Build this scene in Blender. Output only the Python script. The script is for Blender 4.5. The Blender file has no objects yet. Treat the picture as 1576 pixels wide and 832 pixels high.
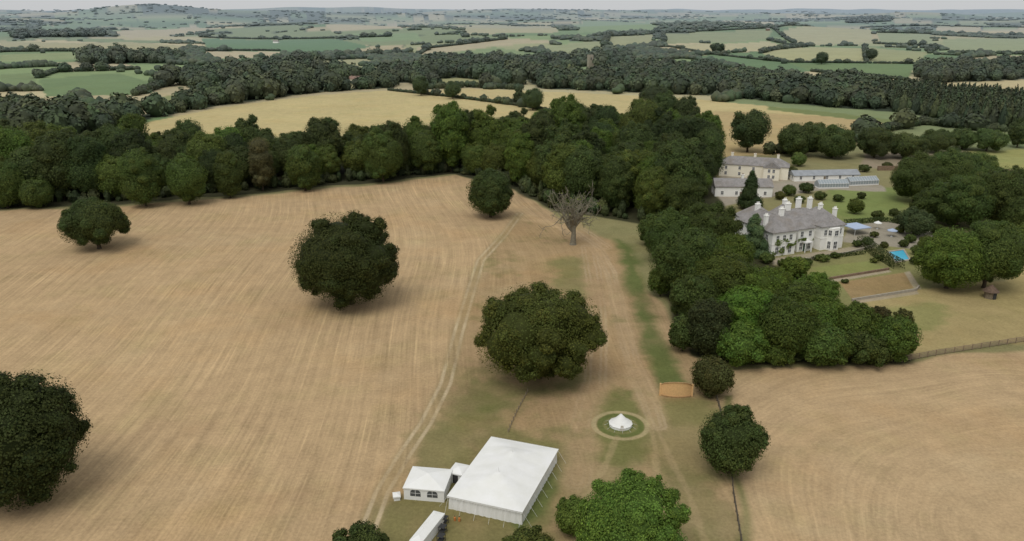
import bpy, math, random
import numpy as np
from mathutils import Vector, Matrix
rng = np.random.default_rng(7); random.seed(7)
S = bpy.context.scene
COL = S.collection
# ------------------------------------------------------------------ camera maths
F = 1213.0; CX, CY = 788.0, 416.0; HC = 75.0
PITCH = math.atan(404/F); CP, SP = math.cos(PITCH), math.sin(PITCH)
cam = bpy.data.objects.new("camera", bpy.data.cameras.new("camera"))
cam.data.sensor_width = 36; cam.data.lens = 36*F/1576
cam.data.clip_start = 1; cam.data.clip_end = 60000
cam.location = (0, 0, HC); cam.rotation_euler = (math.pi/2-PITCH, 0, 0)
COL.objects.link(cam); S.camera = cam

def sst(a, b, x):
    t = np.clip((x-a)/(b-a), 0, 1); return t*t*(3-2*t)
def height(x, y):
    r = np.hypot(x, y)
    h = sst(650, 1500, r)*(9*np.sin(x/310+1.3)*np.cos(y/390+.4)+5*np.sin(x/170+y/260))
    h = h+sst(1500, 3500, r)*(15*np.sin(x/640+y/900+2.)*np.cos(y/800-x/1500)-4)
    h = h+sst(2200, 5000, r)*(15*np.sin(x/900+y/1300+.7)+10*np.sin(x/520-y/760))
    h = h+24*np.exp(-(((x+2600)/420)**2+((y-5700)/400)**2))+54*np.exp(-(((x+2700)/1300)**2+((y-6100)/600)**2))
    h = h+48*np.exp(-(((x+1000)/1300)**2+((y-6500)/600)**2))
    h = h+32*np.exp(-(((x-1000)/700)**2+((y-2700)/500)**2))
    h = h+40*np.exp(-(((x-2700)/500)**2+((y-5600)/500)**2))
    for gx, gy, gh, gs in ((-500, 8200, 42, 1500), (2100, 9000, 56, 1300), (5000, 8200, 60, 1300), (-5200, 8200, 66, 1400), (700, 11500, 62, 1900), (-3000, 11500, 70, 1700)):
        h = h+gh*np.exp(-(((x-gx)/gs)**2+((y-gy)/(gs*.6))**2))
    h = h+sst(7000, 12000, r)*(6+20*np.sin(x/2300+2)+10*np.sin(x/900))
    return h
_t = np.geomspace(60, 24000, 3500)
def G(px, py):
    dx = (px-CX)/F; dd = (py-CY)/F
    vy = CP-dd*SP; vz = -(SP+dd*CP)
    z = HC+_t*vz; hh = height(_t*dx, _t*vy)
    k = np.nonzero(z <= hh)[0]
    if len(k) == 0: i = len(_t)-1
    else: i = k[0]
    if i > 0 and len(k):
        a = z[i-1]-hh[i-1]; b = z[i]-hh[i]; w = a/(a-b+1e-9); t = _t[i-1]+w*(_t[i]-_t[i-1])
    else: t = _t[i]
    x = t*dx; y = t*vy
    return np.array([x, y, float(height(x, y))])
def proj(p):
    y, z = p[1], p[2]-HC
    dep = y*CP-z*SP; up = y*SP+z*CP
    return CX+F*p[0]/dep, CY-F*up/dep, dep
def GP(pts): return np.array([G(*p)[:2] for p in pts])
def vnoise(x, y, s, seed=0):
    x = x/s+seed*17.3; y = y/s-seed*9.1; xi = np.floor(x); yi = np.floor(y); fx = x-xi; fy = y-yi
    fx = fx*fx*(3-2*fx); fy = fy*fy*(3-2*fy)
    h = lambda a, b: np.modf(np.abs(np.sin(a*127.1+b*311.7)*43758.5453))[0]
    return (h(xi, yi)*(1-fx)+h(xi+1, yi)*fx)*(1-fy)+(h(xi, yi+1)*(1-fx)+h(xi+1, yi+1)*fx)*fy-.5

# ------------------------------------------------------------------ materials
def newmat(name):
    m = bpy.data.materials.new(name); m.use_nodes = True
    nt = m.node_tree; b = nt.nodes["Principled BSDF"]
    b.inputs["Specular IOR Level"].default_value = 0.15
    b.inputs["Roughness"].default_value = .85
    return m, nt, b
def N(nt, t, **k):
    n = nt.nodes.new(t)
    for a, v in k.items(): setattr(n, a, v)
    return n
def mth(nt, op, a, b=None, c=None):
    n = N(nt, "ShaderNodeMath", operation=op)
    for i, v in enumerate((a, b, c)):
        if v is None: continue
        if isinstance(v, (int, float)): n.inputs[i].default_value = v
        else: nt.links.new(v, n.inputs[i])
    return n.outputs[0]
def mixc(nt, f, a, b, bt='MIX'):
    n = N(nt, "ShaderNodeMix", data_type='RGBA', blend_type=bt)
    for s, v in ((n.inputs[0], f), (n.inputs[6], a), (n.inputs[7], b)):
        if isinstance(v, (int, float)): s.default_value = v
        elif isinstance(v, tuple): s.default_value = (*v[:3], 1)
        else: nt.links.new(v, s)
    return n.outputs[2]
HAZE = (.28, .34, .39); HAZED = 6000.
def haze(nt, c):  # aerial haze painted into the base colour, stronger with distance from the origin
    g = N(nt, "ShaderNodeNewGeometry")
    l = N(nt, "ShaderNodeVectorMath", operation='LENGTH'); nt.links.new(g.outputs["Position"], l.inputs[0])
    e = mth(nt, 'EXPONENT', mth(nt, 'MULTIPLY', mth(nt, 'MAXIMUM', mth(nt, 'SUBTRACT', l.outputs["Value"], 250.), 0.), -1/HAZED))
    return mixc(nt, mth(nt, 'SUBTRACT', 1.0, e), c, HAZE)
def noise(nt, scale, detail=4, rough=.55, vec=None, dist=0):
    n = N(nt, "ShaderNodeTexNoise"); n.inputs["Scale"].default_value = scale
    n.inputs["Detail"].default_value = detail; n.inputs["Roughness"].default_value = rough
    n.inputs["Distortion"].default_value = dist
    if vec is None:
        g = N(nt, "ShaderNodeNewGeometry"); vec = g.outputs["Position"]
    nt.links.new(vec, n.inputs["Vector"]); return n.outputs["Fac"]
def ramp(nt, v, a, b, lo=0., hi=1.):
    n = N(nt, "ShaderNodeMapRange"); nt.links.new(v, n.inputs[0])
    for i, q in enumerate((a, b, lo, hi)): n.inputs[i+1].default_value = q
    return n.outputs[0]
def simple(name, c, var=.12, scale=1.5, rough=.85, spec=.15, c2=None):
    m, nt, b = newmat(name)
    f = noise(nt, scale)
    c2 = c2 or tuple(x*(1-2*var) for x in c)
    col = mixc(nt, ramp(nt, f, .3, .7), c2, c)
    nt.links.new(col, b.inputs["Base Color"])
    b.inputs["Roughness"].default_value = rough; b.inputs["Specular IOR Level"].default_value = spec
    return m
def foliage(name, c, objcol=True, trans=.3):
    m, nt, b = newmat(name)
    a = N(nt, "ShaderNodeAttribute", attribute_name="leafcol")
    col = mixc(nt, 1., c, a.outputs["Color"], 'MULTIPLY')
    if objcol:
        o = N(nt, "ShaderNodeObjectInfo")
        col = mixc(nt, 1., col, o.outputs["Color"], 'MULTIPLY')
        h = N(nt, "ShaderNodeHueSaturation"); nt.links.new(col, h.inputs["Color"])
        nt.links.new(ramp(nt, o.outputs["Random"], 0, 1, .487, .512), h.inputs["Hue"])
        nt.links.new(ramp(nt, o.outputs["Random"], 0, 1, .82, 1.18), h.inputs["Value"])
        col = h.outputs[0]
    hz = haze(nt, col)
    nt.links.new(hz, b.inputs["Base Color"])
    b.inputs["Roughness"].default_value = .6; b.inputs["Specular IOR Level"].default_value = .1
    if trans:
        tr = N(nt, "ShaderNodeBsdfTranslucent"); nt.links.new(mixc(nt, 1., hz, (1.25, 1.3, .8), 'MULTIPLY'), tr.inputs["Color"])
        mx = N(nt, "ShaderNodeMixShader"); mx.inputs[0].default_value = trans
        out = [n for n in nt.nodes if n.type == 'OUTPUT_MATERIAL'][0]
        nt.links.new(b.outputs[0], mx.inputs[1]); nt.links.new(tr.outputs[0], mx.inputs[2]); nt.links.new(mx.outputs[0], out.inputs["Surface"])
    return m
M_LEAF = foliage("leaf_material", (.076, .102, .030))
M_FAR = foliage("far_leaf_material", (.050, .068, .026), False, 0)
M_BARK = simple("bark_material", (.10, .075, .05), .25, 3)
M_DEAD = simple("dead_wood_material", (.26, .235, .175), .2, 2)
M_WHITE = simple("white_render_wall", (.88, .87, .82), .03, .6, .8)
M_CREAM = simple("cream_render_wall", (.86, .81, .67), .04, .6, .8)
M_PAINT = simple("white_paint", (.78, .78, .76), .03, 1, .5, .3)
M_WOOD = simple("fence_wood", (.26, .21, .15), .2, 3)
M_PLANK = simple("golden_plank_wood", (.74, .47, .22), .08, 2.5)
M_RAIL = simple("dark_metal", (.05, .05, .05), .1, 2)
M_ORANGE = simple("orange_plastic", (.55, .22, .07), .05, 2, .5)
M_STONE = simple("stone_paving", (.40, .36, .29), .15, 1.2)
M_WALLST = simple("garden_brick", (.27, .19, .13), .2, 1.5)
M_BLUE = simple("pale_blue_canvas", (.40, .48, .62), .05, 1)
M_METROOF = simple("grey_sheet_roof", (.33, .35, .37), .12, .5, .6)
M_THATCH = simple("thatch", (.16, .11, .08), .2, 2)
def slate(name, c, c2):
    m, nt, b = newmat(name)
    tc = N(nt, "ShaderNodeTexCoord")
    br = N(nt, "ShaderNodeTexBrick"); br.inputs["Scale"].default_value = 1.6
    br.inputs["Color1"].default_value = (*c, 1); br.inputs["Color2"].default_value = (*c2, 1)
    br.inputs["Mortar"].default_value = tuple(x*.6 for x in c)+(1,); br.inputs["Mortar Size"].default_value = .02
    nt.links.new(tc.outputs["Object"], br.inputs["Vector"])
    f = noise(nt, .6, 6, .75); f2 = noise(nt, .25, 3, .6)
    col = mixc(nt, ramp(nt, f, .38, .62, 0, .85), br.outputs["Color"], tuple(x*1.6 for x in c))
    col = mixc(nt, ramp(nt, f2, .5, .7, 0, .5), col, (c[0]*1.1, c[1]*.98, c[2]*.8))
    nt.links.new(col, b.inputs["Base Color"])
    b.inputs["Roughness"].default_value = .7
    return m
M_SLATE = slate("slate_roof", (.195, .185, .18), (.28, .265, .25))
M_TILE = slate("clay_tile_roof", (.22, .15, .12), (.25, .18, .15))
def glassm(name, c):
    m, nt, b = newmat(name); b.inputs["Base Color"].default_value = (*c, 1)
    b.inputs["Roughness"].default_value = .15; b.inputs["Specular IOR Level"].default_value = .5
    return m
M_GLASS = glassm("window_glass", (.08, .085, .09))
M_GHGLASS = glassm("greenhouse_glass", (.30, .34, .36))
def canvas():
    m, nt, b = newmat("white_canvas")
    f = noise(nt, .35, 5, .6); f2 = noise(nt, 3., 3)
    col = mixc(nt, ramp(nt, f, .35, .7), (.74, .74, .70), (.80, .80, .785))
    col = mixc(nt, ramp(nt, f2, .5, .8, 0, .12), col, (.6, .6, .56))
    nt.links.new(col, b.inputs["Base Color"]); b.inputs["Roughness"].default_value = .6
    return m
M_CANVAS = canvas()
def water():
    m, nt, b = newmat("pool_water_material")
    f = noise(nt, 1.5, 2)
    nt.links.new(mixc(nt, f, (.06, .42, .62), (.12, .52, .70)), b.inputs["Base Color"])
    b.inputs["Roughness"].default_value = .12; b.inputs["Specular IOR Level"].default_value = .5
    return m
M_WATER = water()

# ------------------------------------------------------------------ mesh helpers
class MB:
    def __init__(s): s.v = []; s.f = []
    def add(s, vs, fs):
        o = len(s.v); s.v += [tuple(map(float, v)) for v in vs]; s.f += [tuple(i+o for i in f) for f in fs]
    def box(s, x0, x1, y0, y1, z0, z1):
        s.add([(x0, y0, z0), (x1, y0, z0), (x1, y1, z0), (x0, y1, z0), (x0, y0, z1), (x1, y0, z1), (x1, y1, z1), (x0, y1, z1)],
              [(0, 3, 2, 1), (4, 5, 6, 7), (0, 1, 5, 4), (1, 2, 6, 5), (2, 3, 7, 6), (3, 0, 4, 7)])
    def tube(s, pts, rad, n=6, cap=True):
        pts = [np.array(p, float) for p in pts]; vs = []; fs = []
        for i, p in enumerate(pts):
            d = pts[min(i+1, len(pts)-1)]-pts[max(i-1, 0)]; d = d/(np.linalg.norm(d)+1e-9)
            u = np.cross(d, (0.3, 1, .1)); 
            if np.linalg.norm(u) < 1e-3: u = np.cross(d, (1, 0, 0))
            u /= np.linalg.norm(u); w = np.cross(d, u)
            for k in range(n):
                a = 2*math.pi*k/n; vs.append(p+rad[i]*(math.cos(a)*u+math.sin(a)*w))
        for i in range(len(pts)-1):
            for k in range(n):
                fs.append((i*n+k, i*n+(k+1) % n, (i+1)*n+(k+1) % n, (i+1)*n+k))
        if cap: fs.append(tuple(range((len(pts)-1)*n, len(pts)*n))); fs.append(tuple(range(n-1, -1, -1)))
        s.add(vs, fs)
    def mesh(s, name, mat):
        m = bpy.data.meshes.new(name); m.from_pydata(s.v, [], s.f); m.materials.append(mat); m.update(); return m
def ob(name, data, parent=None, loc=(0, 0, 0), rz=0., scale=(1, 1, 1), **props):
    o = bpy.data.objects.new(name, data); COL.objects.link(o)
    o.location = loc; o.rotation_euler = (0, 0, rz); o.scale = scale
    if parent is not None: o.parent = parent
    for k, v in props.items(): o[k] = v
    return o
def thing(name, loc, rz, label, category, group=None):
    o = ob(name, None, None, tuple(map(float, loc)), rz, label=label, category=category)
    o.empty_display_size = .5
    if group: o["group"] = group
    return o

def npmesh(name, V, Q, mat, col=None, tris=None):
    me = bpy.data.meshes.new(name)
    nq = len(Q); ntr = 0 if tris is None else len(tris)
    me.vertices.add(len(V)); me.vertices.foreach_set("co", np.asarray(V, np.float32).ravel())
    idx = np.asarray(Q, np.int32).ravel() if nq else np.zeros(0, np.int32)
    if ntr: idx = np.concatenate([idx, np.asarray(tris, np.int32).ravel()])
    me.loops.add(len(idx)); me.loops.foreach_set("vertex_index", idx)
    me.polygons.add(nq+ntr)
    st = np.concatenate([np.arange(nq)*4, nq*4+np.arange(ntr)*3]).astype(np.int32)
    me.polygons.foreach_set("loop_start", st)
    me.update(calc_edges=True)
    if col is not None:
        a = me.color_attributes.new(name="leafcol", type='FLOAT_COLOR', domain='POINT')
        c = np.ones((len(V), 4), np.float32); c[:, :3] = col; a.data.foreach_set("color", c.ravel())
    me.materials.append(mat); return me

def ico(sub=1):
    t = (1+5**.5)/2
    v = [(-1, t, 0), (1, t, 0), (-1, -t, 0), (1, -t, 0), (0, -1, t), (0, 1, t), (0, -1, -t), (0, 1, -t), (t, 0, -1), (t, 0, 1), (-t, 0, -1), (-t, 0, 1)]
    f = [(0, 11, 5), (0, 5, 1), (0, 1, 7), (0, 7, 10), (0, 10, 11), (1, 5, 9), (5, 11, 4), (11, 10, 2), (10, 7, 6), (7, 1, 8), (3, 9, 4), (3, 4, 2), (3, 2, 6), (3, 6, 8), (3, 8, 9), (4, 9, 5), (2, 4, 11), (6, 2, 10), (8, 6, 7), (9, 8, 1)]
    v = [np.array(p)/np.linalg.norm(p) for p in v]
    for _ in range(sub):
        c = {}; nf = []
        def mid(a, b):
            k = (min(a, b), max(a, b))
            if k not in c:
                m = v[a]+v[b]; v.append(m/np.linalg.norm(m)); c[k] = len(v)-1
            return c[k]
        for a, b, d in f:
            x, y, z = mid(a, b), mid(b, d), mid(d, a); nf += [(a, x, z), (b, y, x), (d, z, y), (x, y, z)]
        f = nf
    return np.array(v), np.array(f)
ICO1 = ico(1)

def leafquads(P, Nn, size, r):
    n = len(P)
    Nn = Nn/np.linalg.norm(Nn, axis=1, keepdims=True)
    t = np.cross(Nn, r.normal(size=(n, 3))); t /= np.linalg.norm(t, axis=1, keepdims=True)
    b = np.cross(Nn, t)
    s = size*r.uniform(.55, 1.35, (n, 1)); s2 = s*r.uniform(.5, .95, (n, 1))
    V = np.stack([P+t*s*.5, P+b*s2*.5+t*s*r.uniform(-.2, .2, (n, 1)), P-t*s*.5+Nn*s*.1, P-b*s2*.5+t*s*r.uniform(-.2, .2, (n, 1))], 1)
    return V.reshape(-1, 3), np.arange(4*n).reshape(n, 4)

def crown(name, seed, a, b, zc, nl, lr, leaf, nleaf, style='round', ragged=.0, mat=None, core=.8):
    r = np.random.default_rng(seed)
    if style == 'cone':
        z = r.uniform(-1, 1, nl); an = r.uniform(0, 6.28, nl); rr = a*(1-(z+1)/2)**.8*.8
        C = np.stack([np.cos(an)*rr, np.sin(an)*rr, z*b*.92], 1); rad = lr*(1.25-(z+1)/2*.8)*r.uniform(.8, 1.2, nl)
        Ci = r.normal(size=(6, 3))*np.array([a*.02, a*.02, b*.3]); ri = np.full(6, a*.3)
    else:
        # main boughs, each carrying a bunch of small leaf clumps
        nm = int(max(12, min(34, nl//5))); mn = min(a, b)
        i = np.arange(nm)+.5; ph = np.arccos(1-2*i/nm); th = math.pi*(1+5**.5)*i+r.uniform(0, 6)
        d = np.stack([np.cos(th)*np.sin(ph), np.sin(th)*np.sin(ph), np.cos(ph)], 1)+r.normal(size=(nm, 3))*.11
        d /= np.linalg.norm(d, axis=1, keepdims=True)
        Rm = mn*r.uniform(.24, .38, nm)*(1-.12*max(0, min(1, (nm-9)/20)))
        ext = np.array([a, a, b])[None]-Rm[:, None]-lr*.4
        M = d*ext*r.uniform(.94-ragged*1.2, 1.04, (nm, 1))
        low = M[:, 2] < -.6*b
        M[low, 2] = -.6*b+(M[low, 2]+.6*b)*.6; M[low, :2] *= 1.12
        ns = max(5, nl//nm)
        sd = r.normal(size=(nm, ns, 3))+d[:, None]*.8; sd /= np.linalg.norm(sd, axis=2, keepdims=True)
        rad = lr*r.uniform(.5, 1.15, (nm, ns))
        C = M[:, None]+sd*(Rm[:, None, None]*r.uniform(.78, 1.03, (nm, ns, 1))-rad[..., None]*.3)
        C = C.reshape(-1, 3); rad = rad.ravel()
        # inner foliage follows the ellipsoid so the crown stays closed
        Ki = 9; di = r.normal(size=(Ki, 3)); di /= np.linalg.norm(di, axis=1, keepdims=True)
        Ii = di*(np.array([a, a, b])-mn*.62).clip(0)*.9
        Ci = np.concatenate([M, np.zeros((1, 3)), Ii]); ri = np.concatenate([Rm*.97, [mn*.8], np.full(Ki, mn*.66)])
    CA = np.concatenate([C, Ci]); RA = np.concatenate([rad, ri])
    m = int(nleaf*3); w = RA**2; w[len(C):] *= .5; w /= w.sum()
    li = r.choice(len(CA), m, p=w)
    dd = r.normal(size=(m, 3)); dd /= np.linalg.norm(dd, axis=1, keepdims=True)
    P = CA[li]+dd*RA[li][:, None]*np.array([1, 1, .85])*r.uniform(.82, 1.12, (m, 1))
    keep = np.ones(m, bool)
    for j in range(len(CA)):
        q = (((P-CA[j])/np.array([1, 1, .85]))**2).sum(1) < (RA[j]*.8)**2
        keep &= ~(q & (li != j))
    idx = np.nonzero(keep)[0][:nleaf]; P = P[idx]; dd = dd[idx]; li = li[idx]
    gd = P/np.array([a, a, b]); gd /= np.linalg.norm(gd, axis=1, keepdims=True)+1e-6
    nrm = dd*.9+gd*.5+r.normal(size=dd.shape)*.4+np.array([0, 0, .2])
    V, Q = leafquads(P, nrm, leaf, r)
    lc = r.uniform(.8, 1.26, len(CA)); 
    br = lc[li]*r.uniform(.7, 1.35, len(P)); yel = r.uniform(-.08, .14, len(CA))[li]
    c = np.stack([br*(1+yel), br, br*(1-yel*.5)], 1); c = np.repeat(c, 4, 0)
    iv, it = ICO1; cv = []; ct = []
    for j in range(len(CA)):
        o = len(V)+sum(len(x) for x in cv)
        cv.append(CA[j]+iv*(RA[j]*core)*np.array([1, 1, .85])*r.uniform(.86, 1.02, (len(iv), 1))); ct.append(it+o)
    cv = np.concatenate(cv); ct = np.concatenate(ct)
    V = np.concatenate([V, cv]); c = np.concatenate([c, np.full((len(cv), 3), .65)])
    V = V+np.array([0, 0, zc])
    V[:, 2] = np.maximum(V[:, 2], .15)
    return npmesh(name, V, Q, mat or M_LEAF, c, ct)
def trunk(name, seed, h, r0, spread, n=7, mat=None):
    r = np.random.default_rng(seed); mb = MB()
    top = np.array([r.normal()*.03*h, r.normal()*.03*h, h])
    mb.tube([(0, 0, -.4), (0, 0, h*.06), top*.45+[0, 0, .0], top*.75, top], [r0*1.5, r0*1.05, r0*.8, r0*.5, r0*.15], 9)
    for k in range(n):
        z = h*r.uniform(.25, .6); a = 6.28*k/n+r.normal()*.3; L = spread*r.uniform(.6, .95)
        s = np.array([top[0]*z/h, top[1]*z/h, z]); e = s+np.array([math.cos(a)*L, math.sin(a)*L, h*r.uniform(.1, .35)])
        mdl = (s+e)/2+np.array([0, 0, h*.06])
        mb.tube([s, mdl, e], [r0*.45, r0*.28, r0*.08], 6)
    return mb.mesh(name, mat or M_BARK)

TREES = []
def put_tree(name, label, pos, cm, tm, sc=(1, 1, 1), rz=None, col=None, group=None, cat="tree"):
    rz = random.uniform(0, 6.28) if rz is None else rz
    e = thing(name, pos, rz, label, cat, group)
    t = ob("trunk", tm, e, scale=sc); c = ob("crown", cm, e, scale=sc)
    if col is not None: c.color = (*col, 1)
    if cat == "tree": TREES.append(e)
    return e

def solve(cx, cy, w, h, clear=.6):
    """extent of a standing tree measured in the photograph -> ground position, radii in metres"""
    yb = cy+h*.4
    for _ in range(12):
        g = G(cx, yb); dep = proj(g+np.array([0, 0, h/2*.1]))[2]; s = F/dep
        a = w/2/s; dl = math.atan2(HC-g[2], math.hypot(g[0], g[1]))
        bb = (h/2/s)**2-(a*math.sin(dl))**2
        b = math.sqrt(max(bb, (.45*a)**2))/math.cos(dl); b = min(b, 2.5*a)
        zc = b+clear
        py = proj(g+np.array([0, 0, zc]))[1]
        yb += (cy-py)*.8
    return g, a, b, zc
_ts = [0]
def solo(cx, cy, w, h, label, name="oak_tree", col=(1, 1, 1), style='round', leaf=.55, ragged=.06, dens=1., clear=.2, nl=None, lrf=.18, cat="tree"):
    _ts[0] += 1; sd = 100+_ts[0]
    g, a, b, zc = solve(cx, cy, w, h, clear)
    area = 4*math.pi*((a*a*2+b*b)/3)
    nleaf = int(min(34000, max(500, area*3.4/(leaf*leaf)*dens)))
    nl = nl or 80
    cm = crown("crown", sd, a*1.05, b*1.05, zc, nl, lrf*min(a, b*1.2), leaf, nleaf, style, ragged)
    tm = trunk("trunk", sd, zc*1.2, max(.12, a*.055), a*.7)
    return put_tree(name, label, g, cm, tm, rz=0, col=col, cat=cat)

# ------------------------------------------------------------------ polygons describing the land
def inpoly(x, y, P):
    ins = np.zeros(x.shape, bool); n = len(P)
    for i in range(n):
        x0, y0 = P[i]; x1, y1 = P[(i+1) % n]
        if y0 == y1: continue
        c = ((y0 > y) != (y1 > y)) & (x < (x1-x0)*(y-y0)/(y1-y0)+x0); ins ^= c
    return ins
def segd(x, y, P, closed=False):
    d = np.full(x.shape, 1e9); n = len(P)
    for i in range(n if closed else n-1):
        a = P[i]; b = P[(i+1) % n]; ab = b-a; L = ab@ab+1e-9
        t = np.clip(((x-a[0])*ab[0]+(y-a[1])*ab[1])/L, 0, 1)
        d = np.minimum(d, np.hypot(x-a[0]-t*ab[0], y-a[1]-t*ab[1]))
    return d
STRAW = (.43, .307, .172); STRAWR = (.425, .307, .175); YEL = (.48, .395, .19); YELB = (.42, .32, .155)
DRY = (.29, .225, .115); GRN = (.125, .145, .05); OLV = (.20, .18, .08)
DARK = (.035, .045, .02); LAWN = (.20, .22, .08)
FARF = [
 ([(150, 214), (235, 186), (340, 165), (480, 147), (590, 139), (700, 150), (800, 163), (860, 175), (700, 205), (300, 215)], YEL, 1),
 ([(640, 140), (720, 136), (800, 139), (900, 143), (1050, 150), (1200, 165), (1420, 190), (1350, 203), (1300, 222), (1180, 232), (1080, 215), (950, 185), (800, 162)], YEL, 1),
 ([(1080, 205), (1100, 170), (1260, 178), (1400, 193), (1350, 206), (1300, 228), (1180, 238), (1100, 242)], YELB, 0),
 ([(1180, 163), (1300, 175), (1420, 190), (1400, 194), (1290, 181), (1180, 168)], (.17, .20, .07), 0),
 ([(60, 122), (180, 112), (240, 128), (210, 146), (70, 148)], (.15, .21, .085), 0),
 ([(0, 114), (48, 112), (60, 130), (0, 134)], (.17, .22, .09), 0),
 ([(85, 96), (185, 94), (215, 106), (95, 110)], (.42, .36, .22), 0),
 ([(310, 58), (520, 60), (570, 72), (480, 86), (320, 77)], (.11, .19, .08), 0),
 ([(300, 79), (430, 79), (440, 89), (320, 90)], (.45, .38, .24), 0),
 ([(330, 90), (420, 89), (430, 98), (340, 101)], (.12, .20, .08), 0),
 ([(600, 101), (660, 100), (680, 122), (610, 128)], (.32, .26, .15), 0),
 ([(640, 86), (760, 72), (840, 84), (800, 95), (690, 98)], (.20, .26, .11), 0),
 ([(640, 74), (780, 58), (870, 64), (760, 71), (650, 84)], (.42, .36, .22), 0),
 ([(930, 56), (1010, 52), (1000, 70), (940, 76)], (.30, .30, .15), 0),
 ([(835, 72), (925, 62), (930, 80), (850, 92)], (.28, .30, .15), 0),
 ([(1020, 51), (1190, 44), (1180, 60), (1022, 68)], (.25, .27, .13), 0),
 ([(1030, 70), (1180, 63), (1245, 74), (1100, 83)], (.42, .38, .21), 0),
 ([(1170, 82), (1250, 72), (1330, 74), (1330, 95), (1220, 94)], (.36, .35, .17), 0),
 ([(1335, 72), (1430, 80), (1415, 98), (1335, 96)], (.29, .30, .14), 0),
 ([(1215, 97), (1412, 99), (1395, 122), (1250, 110)], (.14, .20, .07), 0),
 ([(1200, 50), (1330, 44), (1345, 66), (1240, 70)], (.37, .35, .2), 0),
 ([(1350, 50), (1430, 52), (1440, 70), (1355, 66)], (.26, .29, .15), 0),
 ([(1440, 40), (1590, 44), (1590, 54), (1450, 50)], (.46, .39, .24), 0),
 ([(1405, 128), (1470, 120), (1590, 124), (1590, 158), (1490, 150), (1410, 140)], (.47, .39, .21), 1),
 ([(1450, 60), (1590, 58), (1590, 82), (1460, 80)], (.27, .30, .15), 0),
 ([(500, 38), (610, 34), (620, 44), (510, 48)], (.44, .38, .25), 0),
 ([(170, 48), (300, 38), (330, 46), (200, 59)], (.43, .37, .24), 0),
 ([(0, 84), (110, 80), (120, 90), (0, 96)], (.24, .28, .12), 0),
 ([(60, 40), (150, 36), (160, 44), (70, 50)], (.16, .23, .11), 0),
 ([(700, 42), (850, 40), (860, 50), (720, 54)], (.38, .35, .21), 0),
 ([(540, 52), (640, 50), (650, 62), (560, 64)], (.20, .27, .12), 0),
 ([(0, 62), (120, 66), (200, 64), (290, 72), (280, 84), (120, 78), (0, 78)], (.36, .33, .18), 0),
 ([(880, 36), (1000, 34), (1010, 46), (890, 50)], (.2, .27, .12), 0),
]
GAPS = [([(430, 96), (560, 90), (600, 97), (500, 108)], (.32, .31, .16), 0),
 ([(232, 152), (300, 140), (400, 120), (440, 122), (330, 148), (240, 166)], (.22, .24, .10), 0),
 ([(640, 124), (700, 119), (790, 126), (720, 134)], (.30, .29, .13), 0),
 ([(0, 148), (60, 150), (90, 162), (0, 167)], (.40, .34, .18), 0),
 ([(840, 112), (900, 106), (970, 112), (900, 124)], (.30, .31, .13), 0),
 ([(1080, 110), (1150, 110), (1180, 123), (1100, 122)], (.34, .32, .15), 0),
 ([(470, 134), (550, 124), (600, 126), (530, 138)], (.34, .30, .15), 0),
 ([(1210, 127), (1260, 130), (1300, 144), (1230, 140)], (.22, .25, .10), 0)]
FARF = [(GP(p), c, s) for p, c, s in FARF]; GAPS = [(GP(p), c, s) for p, c, s in GAPS]
WOODS = [
 [(800, 118), (900, 106), (1000, 108), (1100, 108), (1200, 122), (1350, 142), (1400, 148), (1420, 176), (1250, 162), (1100, 147), (950, 141), (830, 136)],
 [(0, 168), (60, 176), (150, 190), (300, 160), (420, 134), (560, 122), (630, 124), (600, 135), (480, 143), (340, 162), (240, 180), (150, 206), (0, 218)],
 [(120, 94), (280, 90), (280, 97), (130, 99)],
 [(250, 122), (420, 108), (540, 112), (420, 122), (300, 136)],
 [(1400, 112), (1590, 98), (1590, 122), (1430, 127)],
 [(600, 116), (640, 110), (790, 116), (800, 130), (640, 132)],
 [(780, 98), (880, 94), (960, 84), (980, 88), (930, 100), (800, 108)],
 [(1304, 29), (1372, 27), (1372, 33), (1304, 35)],
 [(20, 54), (160, 51), (170, 56), (20, 60)],
]
WOODS = [GP(p) for p in WOODS]
CONIF = GP([(1330, 142), (1400, 146), (1480, 156), (1590, 164), (1590, 202), (1480, 188), (1380, 172)])
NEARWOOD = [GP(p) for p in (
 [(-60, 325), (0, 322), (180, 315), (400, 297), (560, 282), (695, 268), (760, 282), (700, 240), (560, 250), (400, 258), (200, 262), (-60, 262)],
 [(695, 268), (790, 290), (850, 325), (990, 345), (1005, 400), (1028, 480), (1068, 545), (1150, 562), (1390, 558), (1405, 530), (1300, 480), (1240, 430), (1180, 400), (1130, 360), (1108, 300), (1105, 250), (1060, 215), (900, 200), (740, 235)],
)]
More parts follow.
